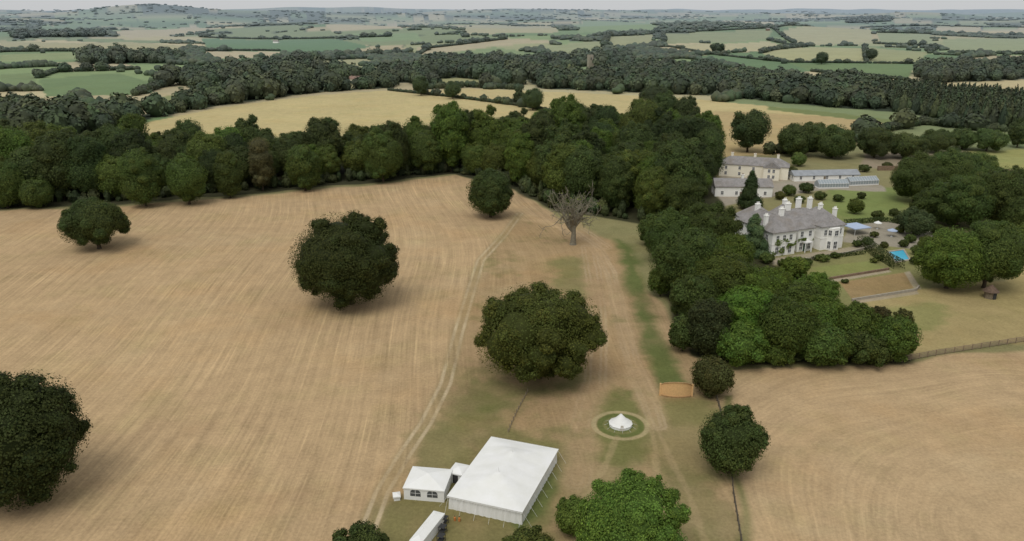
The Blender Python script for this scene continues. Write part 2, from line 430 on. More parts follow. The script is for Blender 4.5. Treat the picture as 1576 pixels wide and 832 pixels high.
SPOTS = [ # (poly, colour, feather m)
 ([(-400, 325), (0, 324), (180, 318), (400, 300), (560, 285), (700, 270), (790, 290), (880, 350), (960, 380), (1020, 480), (1085, 560), (1110, 640), (1140, 832), (1200, 1300), (-900, 1300)], STRAW, 1.),
 ([(1095, 585), (1130, 572), (1400, 556), (1600, 535), (2100, 500), (2600, 1300), (1230, 1300), (1140, 832), (1118, 690)], STRAWR, .8),
 ([(540, 900), (600, 770), (660, 680), (690, 600), (715, 480), (745, 400), (790, 335), (850, 350), (900, 355), (950, 375), (985, 430), (1020, 520), (1085, 560), (1112, 640), (1145, 900)], (.345, .245, .132), 2.),
 ([(700, 690), (760, 600), (800, 600), (900, 590), (920, 640), (880, 690), (800, 640)], (.335, .235, .127), 3.),
 ([(620, 745), (660, 660), (700, 610), (800, 605), (805, 640), (780, 668), (720, 690), (640, 770)], (.22, .188, .085), 3.),
 ([(690, 660), (730, 600), (790, 605), (770, 655)], (.155, .155, .055), 2.5),
 ([(570, 832), (600, 770), (700, 730), (760, 660), (880, 685), (870, 760), (850, 832), (840, 1000), (560, 1000)], (.195, .172, .072), 2.5),
 ([(860, 690), (885, 692), (850, 780), (815, 812), (805, 800)], GRN, 1.),
 ([(880, 690), (1000, 690), (1010, 900), (860, 900)], DRY, 3.),
 ([(950, 368), (976, 382), (992, 440), (1018, 515), (1048, 575), (1060, 612), (1016, 608), (992, 530), (966, 440)], GRN, 2.1),
 ([(850, 400), (905, 392), (910, 430), (900, 460), (852, 440)], (.22, .195, .085), 3.),
 ([(740, 560), (790, 590), (850, 595), (900, 560), (905, 600), (800, 615), (730, 600)], (.20, .175, .075), 3.),
 ([(925, 600), (985, 590), (1005, 650), (1002, 705), (960, 720), (905, 700), (915, 640)], (.17, .165, .062), 2.8),
 ([(1008, 612), (1095, 605), (1110, 660), (1010, 665)], (.21, .185, .078), 2.),
 ([(1010, 660), (1108, 650), (1145, 900), (1030, 900)], (.255, .205, .10), 2.5),
 ([(1105, 612), (1120, 612), (1150, 832), (1155, 900), (1125, 900), (1128, 760)], (.17, .165, .065), .9),
 ([(1240, 340), (1280, 290), (1400, 285), (1460, 330), (1400, 345), (1300, 345)], LAWN, .6),
 ([(1280, 292), (1375, 288), (1395, 318), (1330, 338), (1290, 330)], (.19, .23, .075), .6),
 ([(1330, 236), (1500, 232), (1560, 260), (1400, 262), (1330, 258)], (.27, .22, .15), 1.),
 ([(1490, 232), (1640, 228), (1640, 340), (1576, 320), (1530, 262)], (.28, .28, .10), 1.),
 ([(1195, 398), (1300, 384), (1340, 375), (1460, 380), (1480, 420), (1420, 440), (1420, 470), (1300, 480), (1230, 430)], (.21, .205, .085), .5),
 ([(1318, 462), (1410, 447), (1470, 440), (1640, 420), (1640, 520), (1395, 548), (1400, 520)], (.345, .275, .13), 1.2),
 ([(1580, 340), (1560, 420), (1520, 460), (1640, 520), (1800, 330)], (.34, .275, .125), .8),
 ([(1340, 480), (1420, 462), (1470, 470), (1440, 500), (1400, 510)], (.25, .235, .095), 2.4),
 ([(1248, 412), (1340, 401), (1366, 414), (1275, 429)], (.21, .225, .08), .25),
 ([(1292, 434), (1392, 419), (1408, 443), (1312, 461)], (.29, .21, .105), .25),
 ([(1275, 429), (1366, 414), (1372, 418), (1283, 434)], (.36, .31, .22), .2),
 ([(1392, 419), (1400, 417), (1418, 444), (1408, 446)], (.36, .31, .22), .2),
 ([(1312, 461), (1410, 445), (1414, 452), (1316, 467)], (.36, .30, .21), .25),
 ([(1186, 398), (1302, 381), (1345, 372), (1352, 380), (1300, 390), (1190, 408)], (.34, .29, .21), .3),
 ([(1300, 345), (1400, 340), (1440, 356), (1420, 384), (1345, 378), (1305, 372)], (.30, .27, .21), .5),
 ([(1110, 262), (1222, 262), (1350, 284), (1360, 294), (1280, 292), (1190, 300), (1110, 320)], (.33, .29, .23), .8),
]
SPOTS = [(GP(p), c, f) for p, c, f in SPOTS]
TRK = GP([(800, 328), (775, 362), (740, 400), (724, 450), (706, 510), (686, 590), (656, 650), (622, 700), (588, 757), (560, 832), (520, 930)])
DIRT = [(GP([(868, 352), (915, 372), (940, 420), (958, 500), (975, 560), (1000, 620), (1012, 655)]), 2.6, (.40, .29, .168)),
        (GP([(905, 380), (915, 430), (920, 520), (915, 590), (895, 660), (888, 740)]), 3.6, (.37, .262, .148)),
        (GP([(790, 300), (830, 330), (880, 345), (930, 380)]), 4., (.37, .26, .145))]
BELL = G(955, 654)

def vor(x, y):
    c, s = math.cos(.35), math.sin(.35)
    x = x+40*np.sin(y/330)+25*np.sin(y/140+x/200); y = y+40*np.sin(x/310+1)
    u = (c*x+s*y)/340; v = (-s*x+c*y)/300
    iu = np.floor(u); iv = np.floor(v)
    d1 = np.full(x.shape, 9e9); d2 = d1.copy(); cid = np.zeros(x.shape)
    for a in (-1, 0, 1):
        for b in (-1, 0, 1):
            gu = iu+a; gv = iv+b
            h1 = np.modf(np.abs(np.sin(gu*127.1+gv*311.7)*43758.5))[0]; h2 = np.modf(np.abs(np.sin(gu*269.5+gv*183.3)*43758.5))[0]
            du = np.abs(gu+.15+.7*h1-u); dv = np.abs(gv+.15+.7*h2-v)
            d = np.maximum(du, dv)+.35*np.minimum(du, dv)
            hh = np.modf(np.abs(np.sin(gu*12.9+gv*78.2)*9758.5))[0]
            n = d < d1
            d2 = np.where(n, d1, np.minimum(d2, d)); cid = np.where(n, hh, cid); d1 = np.where(n, d, d1)
    return cid, (d2-d1)*210
PAL = np.array([(.46, .39, .23), (.22, .29, .12), (.12, .19, .075), (.40, .34, .20), (.20, .24, .11), (.31, .32, .16), (.43, .38, .22), (.15, .22, .09), (.48, .41, .24), (.37, .34, .19), (.17, .24, .10), (.045, .06, .03)])
NWOOD = 11
def woodmask(x, y):
    r = np.hypot(x, y)
    return (vnoise(x, y, 420, 12)+.5*vnoise(x, y, 150, 13)+.25*vnoise(x, y, 60, 14)) > .30-.10*sst(2500, 6000, r)
# ------------------------------------------------------------------ ground sheet
def build_ground():
    k = np.concatenate([np.linspace(.003, .80, 740), np.geomspace(.81, 8, 40)])
    rr = HC/k[::-1]
    rr = np.concatenate([rr, [40000.]])
    ang = np.radians(np.concatenate([np.arange(-180, -40, 4.), np.arange(-40, 40.01, .07), np.arange(44, 180, 4.)]))
    nr, na = len(rr), len(ang)
    R, A = np.meshgrid(rr, ang, indexing='ij')
    X = (R*np.sin(A)).ravel(); Y = (R*np.cos(A)).ravel(); Z = height(X, Y)
    r = R.ravel()
    cid, ed = vor(X, Y)
    C = PAL[np.minimum((cid*len(PAL)).astype(int), len(PAL)-1)]
    hm = np.clip(1-ed/(3+r/900), 0, 1)[:, None]*.8
    C = C*(1-hm)+np.array(DARK)*1.5*hm
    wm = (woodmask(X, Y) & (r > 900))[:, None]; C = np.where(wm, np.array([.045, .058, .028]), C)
    nf = (1-sst(430, 620, r))[:, None]; C = C*(1-nf)+np.array((.23, .21, .10))*nf
    wx = X+1.1*np.sin(Y/7.3+X/11)+.6*np.sin(X/3.1-Y/4.3); wy = Y+1.1*np.sin(X/6.1-Y/9)+.6*np.sin(Y/2.7+X/5.1)
    vn = vnoise(X, Y, 9, 1)+.6*vnoise(X, Y, 4, 2)+.5*vnoise(X, Y, 1.6, 3)
    M = np.zeros((len(X), 3)); M[:, 1] = .35
    def paint(P, col, fe, st=None):
        nonlocal C
        pad = fe*4+3
        x0, y0 = P.min(0)-pad; x1, y1 = P.max(0)+pad
        i = np.nonzero((X > x0) & (X < x1) & (Y > y0) & (Y < y1))[0]
        if len(i) == 0: return
        x, y = (wx[i], wy[i]) if .5 <= fe < 1.5 else (X[i], Y[i])
        ins = inpoly(x, y, P); d = segd(x, y, P, True); sd = np.where(ins, d, -d)
        if fe >= 1.1 and fe != 1.29: sd = sd+vn[i]*(fe*1.7 if fe != 2.1 else 2.4)
        al = sst(-fe, fe, sd)[:, None]; C[i] = C[i]*(1-al)+np.array(col)*al
        if st is not None: M[i, 0] = M[i, 0]*(1-al[:, 0])+st*al[:, 0]
    for P, c, s in FARF: paint(P, c, 1.29, .25*s)
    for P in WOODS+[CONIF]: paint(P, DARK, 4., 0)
    for P, c, s in GAPS: paint(P, c, 1.29, 0)
    sts = {0: 1., 1: .62, 2: .6, 3: .6, 8: .3}
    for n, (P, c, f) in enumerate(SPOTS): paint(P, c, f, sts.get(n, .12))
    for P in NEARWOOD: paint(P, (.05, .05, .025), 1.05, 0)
    near = np.nonzero(r < 420)[0]; x, y = X[near], Y[near]; v_ = vn[near]
    for q, (P, w, c) in enumerate(DIRT):
        ds = segd(x, y, P); d = ds+v_*1.2; al = (1-sst(w*.4, w*1.3, d))[:, None]*.6; C[near] = C[near]*(1-al)+np.array(c)*al
        brk = np.clip(.55+1.4*vnoise(x, y, 11, 40+q), 0, 1)[:, None]
        for off in (w*.3, w*.62):
            al = (1-sst(.15, .45, np.abs(ds+v_*.4-off)))[:, None]*.42*brk; C[near] = C[near]*(1-al)+np.array((.46, .36, .23))*al
    mid = inpoly(x, y, SPOTS[2][0]); pn = vnoise(x, y, 14, 21)+.7*vnoise(x, y, 5, 22)+.5*vnoise(x, y, 2, 23)
    al = (sst(.1, .75, pn)*mid*.6)[:, None]; C[near] = C[near]*(1-al)+np.array((.165, .16, .062))*al
    # bare and bleached patches in the stubble
    fld = inpoly(x, y, SPOTS[0][0]) | inpoly(x, y, SPOTS[1][0]); pn = vnoise(x, y, 26, 31)+.6*vnoise(x, y, 9, 32)+.4*vnoise(x, y, 3, 33)
    al = (sst(.15, .8, pn)*fld*.35)[:, None]; C[near] = C[near]*(1-al)+np.array((.33, .225, .13))*al
    al = (sst(.2, .8, -pn)*fld*.35)[:, None]; C[near] = C[near]*(1-al)+np.array((.48, .37, .22))*al
    d = segd(x, y, TRK)
    al = (1-sst(1.2, 2.4, d))[:, None]*.5; C[near] = C[near]*(1-al)+np.array((.27, .215, .11))*al
    al = (1-sst(.2, .5, np.abs(d-1.)))[:, None]*np.clip(.6+v_*.8, 0, 1)[:, None]*.85; C[near] = C[near]*(1-al)+np.array((.49, .39, .25))*al
    d = np.hypot(x-BELL[0], (y-BELL[1]))+v_*.25
    al = (1-sst(4.3, 4.7, d))[:, None]*.9; C[near] = C[near]*(1-al)+np.array((.12, .14, .045))*al
    al = (1-sst(.35, .6, np.abs(d-5.1)))[:, None]*.85; C[near] = C[near]*(1-al)+np.array((.38, .31, .17))*al
    al = (1-sst(.2, .5, np.abs(d-3.)))[:, None]*.3; C[near] = C[near]*(1-al)+np.array((.3, .25, .12))*al
    for P in (GP([(950, 672), (930, 720), (905, 760), (870, 800)]), GP([(1010, 655), (1030, 700), (1060, 760), (1085, 832)]), GP([(1000, 640), (1010, 700), (1012, 790)])):
        d = segd(x, y, P)+v_*.5; al = (1-sst(.3, .9, d))[:, None]*.4; C[near] = C[near]*(1-al)+np.array((.38, .29, .16))*al
    th = math.radians(-6.5); u = X*math.cos(th)-Y*math.sin(th)+5*np.sin(Y/55+.5)+2*np.sin(Y/23+X/60); v = X*math.sin(th)+Y*math.cos(th)
    g0 = G(1760, 900); right = (inpoly(X, Y, SPOTS[1][0]))
    ax_, ay_ = np.abs(X-g0[0]), np.abs(Y-g0[1])*.8
    u2 = (ax_**3+ay_**3)**(1/3)+3.5*np.sin(X/21+Y/27)+1.2*np.sin(X/7-Y/9)
    u2 = np.where(right, u2, u); v2 = np.where(right, np.arctan2(Y-g0[1], X-g0[0])*60, v)
    uv = np.stack([u2, v2, np.zeros_like(u2)], 1)
    V = np.stack([X, Y, Z], 1)
    i = np.arange(nr-1)[:, None]*na; j = np.arange(na)[None, :]; j2 = (j+1) % na
    Q = np.stack([i+j, i+j2, i+na+j2, i+na+j], -1).reshape(-1, 4)[:, ::-1]
    m, nt, b = newmat("ground_material")
    me = npmesh("ground", V, Q, m)
    for nm, arr in (("gcol", C), ("gmask", M)):
        a = me.color_attributes.new(name=nm, type='FLOAT_COLOR', domain='POINT')
        c = np.ones((len(V), 4), np.float32); c[:, :3] = arr; a.data.foreach_set("color", c.ravel())
    a = me.attributes.new(name="swath", type='FLOAT_VECTOR', domain='POINT'); a.data.foreach_set("vector", uv.astype(np.float32).ravel())
    me.shade_smooth()
    A1 = N(nt, "ShaderNodeAttribute", attribute_name="gcol"); A2 = N(nt, "ShaderNodeAttribute", attribute_name="gmask"); A3 = N(nt, "ShaderNodeAttribute", attribute_name="swath")
    sp = N(nt, "ShaderNodeSeparateColor"); nt.links.new(A2.outputs["Color"], sp.inputs[0])
    def swv(su, sv):
        mp = N(nt, "ShaderNodeVectorMath", operation='MULTIPLY'); nt.links.new(A3.outputs["Vector"], mp.inputs[0]); mp.inputs[1].default_value = (su, sv, 0); return mp.outputs[0]
    s1 = noise(nt, 1., 3, .6, swv(.5, .02)); s2 = noise(nt, 1., 3, .6, swv(1.7, .04)); s3 = noise(nt, 1., 2, .5, swv(.12, .01))
    sx = N(nt, "ShaderNodeSeparateXYZ"); nt.links.new(A3.outputs["Vector"], sx.inputs[0])
    per = mth(nt, 'SINE', mth(nt, 'ADD', mth(nt, 'MULTIPLY', sx.outputs[0], 2*math.pi/3.1), mth(nt, 'MULTIPLY', s1, 5)))
    st = mth(nt, 'ADD', mth(nt, 'MULTIPLY', mth(nt, 'SUBTRACT', s1, .5), .26), mth(nt, 'MULTIPLY', mth(nt, 'SUBTRACT', s2, .5), .68))
    st = mth(nt, 'ADD', st, mth(nt, 'MULTIPLY', mth(nt, 'SUBTRACT', s3, .5), .2))
    st = mth(nt, 'ADD', st, mth(nt, 'MULTIPLY', per, .035))
    ln = ramp(nt, noise(nt, 1., 2, .6, swv(1.05, .02)), .60, .68, 0, .14)
    st = mth(nt, 'ADD', st, ln)
    sv = noise(nt, .03, 4, .6)
    st = mth(nt, 'MULTIPLY', mth(nt, 'MULTIPLY', st, sp.outputs[0]), ramp(nt, sv, .35, .65, .5, 1.3))
    n1 = noise(nt, .02, 5, .6); n2 = noise(nt, .2, 7, .72); n3 = noise(nt, 1.6, 4, .7)
    mo = mth(nt, 'ADD', mth(nt, 'MULTIPLY', mth(nt, 'SUBTRACT', n1, .5), .4), mth(nt, 'MULTIPLY', mth(nt, 'SUBTRACT', n2, .5), .6))
    mo = mth(nt, 'ADD', mo, mth(nt, 'MULTIPLY', mth(nt, 'SUBTRACT', n3, .5), .6))
    tot = mth(nt, 'ADD', 1., mth(nt, 'ADD', st, mo))
    vm = N(nt, "ShaderNodeVectorMath", operation='SCALE'); nt.links.new(A1.outputs["Color"], vm.inputs[0]); nt.links.new(tot, vm.inputs[3])
    p = noise(nt, .06, 5, .65)
    col = mixc(nt, ramp(nt, p, .5, .7, 0, .6), vm.outputs[0], mixc(nt, 1., vm.outputs[0], (.86, .93, .84), 'MULTIPLY'))
    p2 = noise(nt, .035, 4, .6)
    col = mixc(nt, ramp(nt, p2, .5, .7, 0, .6), col, mixc(nt, 1., col, (1.01, .94, .85), 'MULTIPLY'))
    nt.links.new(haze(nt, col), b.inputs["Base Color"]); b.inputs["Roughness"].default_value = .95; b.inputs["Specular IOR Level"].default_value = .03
    bp = N(nt, "ShaderNodeBump"); bp.inputs["Strength"].default_value = .4; bp.inputs["Distance"].default_value = .25
    nt.links.new(n3, bp.inputs["Height"]); nt.links.new(bp.outputs[0], b.inputs["Normal"])
    ob("ground", me, kind="structure")
build_ground()

# ------------------------------------------------------------------ trees : solitary
solo(153, 341, 104, 80, "small spreading oak with dark crown alone in mown field", ragged=.12, leaf=.42, clear=.8, col=(.8, .8, .8), nl=80)
solo(540, 397, 164, 148, "large round dark green oak alone in mown field", leaf=.38, ragged=.02, col=(.76, .77, .76), nl=190, lrf=.13)
solo(755, 297, 70, 74, "compact rounded oak standing just off the wood", leaf=.42, col=(.82, .86, .84), nl=100)
solo(828, 510, 200, 160, "broad spreading oak with uneven mid green crown", leaf=.36, ragged=.08, col=(1.25, 1.15, .9), nl=220, lrf=.115, clear=.4)
solo(1123, 677, 100, 110, "rounded green tree beside a field fence", leaf=.32, col=(.9, .93, .88), name="field_tree", nl=150, lrf=.14, clear=.1)
solo(38, 672, 208, 216, "very large dark oak in the mown field", leaf=.36, ragged=.05, nl=220, lrf=.12, col=(.66, .69, .72), clear=.1)
solo(968, 802, 178, 158, "bright green leafy tree close to the white marquee", leaf=.27, col=(1.5, 1.75, 1.1), ragged=.05, nl=240, lrf=.1, name="lime_tree", dens=.9)
solo(882, 792, 58, 62, "small pale green tree beside the marquee", leaf=.27, col=(1.5, 1.6, 1.1), ragged=.1, name="lime_tree")
solo(552, 842, 110, 64, "dark treetop beside the tents", leaf=.32, col=(.8, .85, .8), ragged=.1, name="field_tree")
solo(810, 840, 90, 50, "low olive green bush by the marquee", leaf=.28, col=(1.2, 1.2, 1.), ragged=.1, name="garden_bush", clear=.1, cat="bush")
solo(1094, 578, 68, 66, "dull green hawthorn at the wood edge", leaf=.34, col=(1.15, .98, 1.05), ragged=.12, name="hawthorn_tree", clear=.1, nl=100)
for c in [(1150, 196, 60, 64, 2.), (648, 130, 24, 30, 1), (697, 137, 26, 26, 1), (798, 147, 18, 24, 1), (820, 150, 34, 34, 1), (1104, 73, 24, 16, 1), (1264, 88, 20, 18, 1), (1008, 148, 50, 36, 1), (1340, 82, 18, 18, 1)]:
    solo(*c[:4], "lone dark hedgerow oak beside straw coloured field", leaf=.72, ragged=.1, clear=c[4], name="hedgerow_tree", nl=60, lrf=.22, dens=.9, col=(.78, .83, .84))
for c in [(1225, 214, 62, 52), (1280, 216, 66, 52), (1252, 205, 50, 40), (1345, 218, 60, 48), (1395, 222, 60, 42), (1440, 215, 54, 38), (1480, 212, 46, 34), (1518, 214, 56, 36), (1565, 204, 34, 44)]:
    f = random.uniform(.85, 1.3); solo(*c, "dense green parkland tree behind the country house", leaf=.6, ragged=.08, name="parkland_tree", nl=70, lrf=.2, col=(f, f*1.05, f*.9))
for c in [(1406, 272, 82, 78), (1462, 260, 88, 68), (1470, 308, 98, 84), (1534, 298, 92, 90), (1500, 258, 66, 52), (1428, 314, 56, 52), (1568, 330, 62, 62)]:
    f = random.uniform(.85, 1.35); solo(*c, "big rounded dark green garden tree", leaf=.48, ragged=.06, name="garden_tree", nl=100, lrf=.17, col=(f, f*1.06, f*.9))
GT = [(1456, 396, 104, 98, (1.35, 1.5, 1.)), (1514, 388, 104, 112, (1., 1.06, .9)), (1405, 340, 58, 44, (1.1, 1.2, 1.6)), (1566, 372, 44, 60, (1.3, 1.4, 1.)), (1315, 316, 26, 24, (1.4, 1.5, 1.)), (1222, 410, 44, 36, (1.5, 1.6, 1.)), (1228, 244, 24, 22, (1.5, 1.5, 1.2))]
for c in GT:
    solo(*c[:4], "leafy garden tree beside house and lawn", leaf=.43 if c[2] > 40 else .36, ragged=.06, name="garden_tree", col=c[4], nl=100, lrf=.17)
r = np.random.default_rng(77)
SH = [(1265, 396, 24, 13), (1240, 402, 20, 12), (1285, 392, 16, 10), (1335, 370, 18, 13), (1360, 376, 14, 10), (1425, 372, 28, 20), (1440, 352, 22, 18), (1385, 352, 16, 12), (1400, 366, 18, 14), (1410, 384, 20, 16), (1352, 396, 14, 10), (1318, 374, 16, 11), (1345, 360, 14, 10), (1390, 374, 16, 12), (1408, 400, 18, 13),
      (1240, 288, 24, 17), (1214, 292, 22, 18), (1262, 300, 20, 14), (1230, 306, 18, 12), (1200, 300, 16, 14), (1290, 304, 18, 12), (1325, 300, 16, 11), (1350, 330, 20, 14), (1376, 326, 18, 13), (1300, 432, 12, 7), (1345, 400, 14, 8), (1218, 262, 18, 14), (1330, 258, 20, 12), (1365, 254, 18, 11), (1408, 254, 20, 12), (1180, 396, 24, 18), (1205, 404, 20, 13)]
for c in SH:
    f = r.uniform(.75, 1.5); solo(*c, "rounded leafy shrub in the garden borders", leaf=.34, ragged=.1, name="garden_bush", col=(f*r.uniform(.9, 1.2), f, f*.9), nl=60, lrf=.22, clear=.05, cat="bush")
solo(1158, 360, 44, 62, "soft blue grey cedar against the white house", leaf=.42, col=(1.5, 1.75, 2.6), style='cone', name="cedar_tree", lrf=.42, nl=62)
solo(1153, 292, 32, 58, "dark green conifer between the houses", leaf=.5, col=(.7, .82, .95), style='cone', name="conifer_tree", lrf=.46, nl=62)
HW = [(1085, 352, 104, 88), (1040, 300, 90, 74), (1122, 390, 70, 66, (1.25, 1.3, .9)), (1056, 402, 112, 112), (1110, 430, 104, 96, (1.15, 1.22, .9)), (1027, 362, 76, 84), (1160, 446, 92, 80, (1.45, 1.55, .9)), (1225, 466, 90, 74, (1.1, 1.2, .9)), (1145, 484, 100, 96, (1.3, 1.65, .9)),
      (1064, 456, 78, 80), (1205, 503, 104, 102, (.95, 1.1, .8)), (1265, 490, 86, 76, (1.25, 1.45, .9)), (1265, 530, 84, 70, (1., 1.1, .85)), (1140, 528, 86, 72, (1.2, 1.4, .9)), (1090, 502, 78, 90, (.66, .64, .8)), (1315, 500, 76, 74, (1.2, 1.35, .9)), (1330, 534, 86, 58), (1372, 520, 72, 74, (1.15, 1.3, .9)), (1352, 484, 36, 28, (1.1, .78, .95)), (1386, 494, 32, 40, (1.1, .82, .9)), (1196, 430, 56, 40, (1.4, 1.55, .9)), (1250, 444, 76, 54, (1.3, 1.5, .9)),
      (1002, 352, 44, 50), (1016, 430, 40, 50, (1.15, 1.2, .9)), (1050, 512, 48, 56, (.95, .98, .9)), (1195, 540, 60, 44, (1.1, 1.25, .9))]
for c in HW:
    solo(*c[:4], "dense broadleaf tree at the garden wood edge" if len(c) < 5 or c[4][1] > .83 else "dark purple leaved copper beech at wood edge",
         leaf=.4, ragged=.06, name="woodland_tree", col=c[4] if len(c) > 4 else (.9, .95, .85), nl=120, lrf=.15, clear=.2, dens=.85)
solo(405, 250, 40, 84, "thin grey brown half bare tree at wood edge", leaf=.42, col=(1.4, 1., 1.5), ragged=.15, name="bare_tree", dens=.6)
for c in [(225, 272, 66, 90), (292, 275, 60, 78), (355, 268, 44, 72), (60, 296, 46, 48), (12, 282, 60, 74), (590, 238, 60, 84), (470, 256, 54, 74), (655, 232, 54, 70)]:
    solo(*c, "rounded tree with leaves to the ground at the woodland front", leaf=.46, col=(1.05, 1.13, .88), ragged=.06, name="woodland_tree", clear=.1, nl=100, lrf=.17)
# ------------------------------------------------------------------ trees : woodland fill, copies sharing meshes
WV = [crown("crown", 500+i, 9.2, 11.2+i % 3, 11.2+(i % 3), 110, 1.45, .52, 11500, 'round', .06) for i in range(8)]
WT = [trunk("trunk", 600+i, 17, .45, 5) for i in range(4)]
def fill(P, dmin, nmax, seed):
    r = np.random.default_rng(seed); lo, hi = P.min(0), P.max(0); pts = []
    for _ in range(60000):
        q = lo+(hi-lo)*r.random(2)
        if not inpoly(q[:1], q[1:], P)[0]: continue
        if all((q[0]-p[0])**2+(q[1]-p[1])**2 > dmin*dmin for p in pts): pts.append(q)
        if len(pts) >= nmax: break
    return pts
LB = GP([(-90, 314), (0, 311), (180, 306), (400, 289), (560, 276), (700, 264), (720, 252), (560, 255), (400, 260), (200, 262), (-90, 264)])
CW = GP([(695, 262), (790, 281), (850, 312), (990, 335), (1010, 345), (1080, 300), (1100, 255), (1060, 222), (900, 212), (740, 240)])
cap = 300-len(TREES)-1
ptsA = fill(LB, 10., 120, 1); ptsB = fill(CW, 10.6, 130, 2)
ptsW = [(p, 0) for p in ptsA]+[(p, 1) for p in ptsB]
ptsW.sort(key=lambda q: q[0][0]**2+q[0][1]**2)
extra = ptsW[cap:]; ptsW = ptsW[:cap]
print("TREECOUNT", len(TREES), len(ptsA), len(ptsB))
r_ = np.random.default_rng(11)
for p, k in ptsW:
    s = r_.uniform(.74, 1.16); sz = s*r_.uniform(.82, 1.22)
    if k == 0: sz *= 1.02 if p[0] > -60 else .9
    ci = r_.random()
    col = (.88, .91, .86) if ci < .42 else ((1.3, 1.24, .9) if ci < .62 else ((.62, .7, .68) if ci < .78 else (1.2, 1.38, .82)))
    put_tree("woodland_tree", "tall broadleaf tree with dense green crown in woodland", (p[0], p[1], 0), WV[r_.integers(8)], WT[r_.integers(4)],
             (s, s, sz), col=col, group="broadleaf trees making up the woodland belt")

# ------------------------------------------------------------------ dead tree
def dead_tree():
    g = G(882, 376); r = np.random.default_rng(5); mb = MB(); tips = []
    def br(p, d, L, rad, lev):
        n = 4; pts = [p]; rs = [rad]
        for i in range(n):
            d = d+r.normal(size=3)*.17+np.array([0, 0, .05 if lev > 1 else .0]); d /= np.linalg.norm(d)
            pts.append(pts[-1]+d*L/n); rs.append(max(.05, rad*(1-.5*(i+1)/n)))
        mb.tube(pts, rs, 6 if lev < 3 else 4, cap=lev < 3)
        if lev >= 5: tips.append(pts[-1]); return
        for k in range(3 if lev < 3 else 2):
            i = r.integers(1, n+1) if k else n
            nd = d+r.normal(size=3)*(.55 if lev else .5); nd[2] += .1; nd /= np.linalg.norm(nd)
            br(pts[i], nd, L*r.uniform(.62, .88), rs[i]*.75, lev+1)
    mb.tube([(0, 0, -.4), (0, 0, .5), (.1, 0, 2.5), (0, .1, 5)], [1.3, .95, .75, .65], 10)
    for k in range(8):
        a = 6.28*k/8+r.normal()*.2; el = r.uniform(.45, 1.35)
        br(np.array([0, .1, r.uniform(3.2, 5)]), np.array([math.cos(a)*math.cos(el), math.sin(a)*math.cos(el), math.sin(el)]), r.uniform(4.2, 5.4), .46, 1)
    e = thing("dead_tree", g, 0, "bare dead oak with pale twisting branches on bare earth", "tree")
    v = np.array(mb.v); sx = 9.6/np.percentile(np.abs(v[:, 0]), 99); 
    zt = np.percentile(v[:, 2], 99.3); sz = 19.5/zt
    ob("trunk", mb.mesh("trunk", M_DEAD), e, scale=(sx, sx, sz))
    tp = np.array(tips); tp = np.repeat(tp, 2, 0); tp = tp+r.normal(size=tp.shape)*.4; tp = tp[r.random(len(tp)) < .5]
    V, Q = leafquads(tp, r.normal(size=tp.shape), .34, r)
    me = npmesh("crown", V, Q, M_LEAF, np.repeat(r.uniform(1.6, 2.6, (len(tp), 1)), 4, 0)*np.array([1.2, 1.05, 1.1]))
    ob("crown", me, e, scale=(sx, sx, sz))
dead_tree()

# ------------------------------------------------------------------ far woodland (stuff)
def template(kind, seed):
    r = np.random.default_rng(seed)
    iv, it = ICO1
    Vc = iv*(1+r.uniform(-.18, .18, (len(iv), 1))); 
    if kind == 'conifer':
        t = (iv[:, 2]+1)/2; Vc = iv*np.stack([1.15-t*.95, 1.15-t*.95, np.ones_like(t)], 1)*(1+r.uniform(-.12, .12, (len(iv), 1)))
    if kind == 'far':
        parts = []; tris = []; cc = []
        for j in range(3):
            o = np.array([r.uniform(-.75, .75), r.uniform(-.75, .75), 0]); s = r.uniform(.45, .8)
            p = iv*(1+r.uniform(-.2, .2, (len(iv), 1)))*s*np.array([1, 1, r.uniform(.8, 1.5)]); p[:, 2] += s-.9
            parts.append(p+o); tris.append(it+j*len(iv)); cc.append(np.repeat(r.uniform(.75, 1.25, len(iv))[:, None], 3, 1))
        return np.concatenate(parts), np.zeros((0, 4), int), np.concatenate(tris), np.concatenate(cc)
    n = 190; d = r.normal(size=(n, 3)); d /= np.linalg.norm(d, axis=1, keepdims=True); d[:, 2] = np.abs(d[:, 2])*np.where(r.random(n) < .25, -1, 1)
    bump = 1+.16*np.sin(d[:, 0]*5+seed)*np.sin(d[:, 1]*5+seed*2)+.1*np.sin(d[:, 2]*7)
    P = d*bump[:, None]
    if kind == 'conifer':
        t = (P[:, 2]+1)/2; P[:, :2] *= np.clip(1.15-t*.95, .1, 2)[:, None]
    V, Q = leafquads(P, d+r.normal(size=d.shape)*.35+[0, 0, .2], .38, r)
    c = np.repeat(r.uniform(.7, 1.4, (n, 1)), 4, 0)*np.ones(3)
    return np.concatenate([V, Vc*.93]), Q, it+len(V), np.concatenate([c, np.full((len(Vc), 3), .75)])
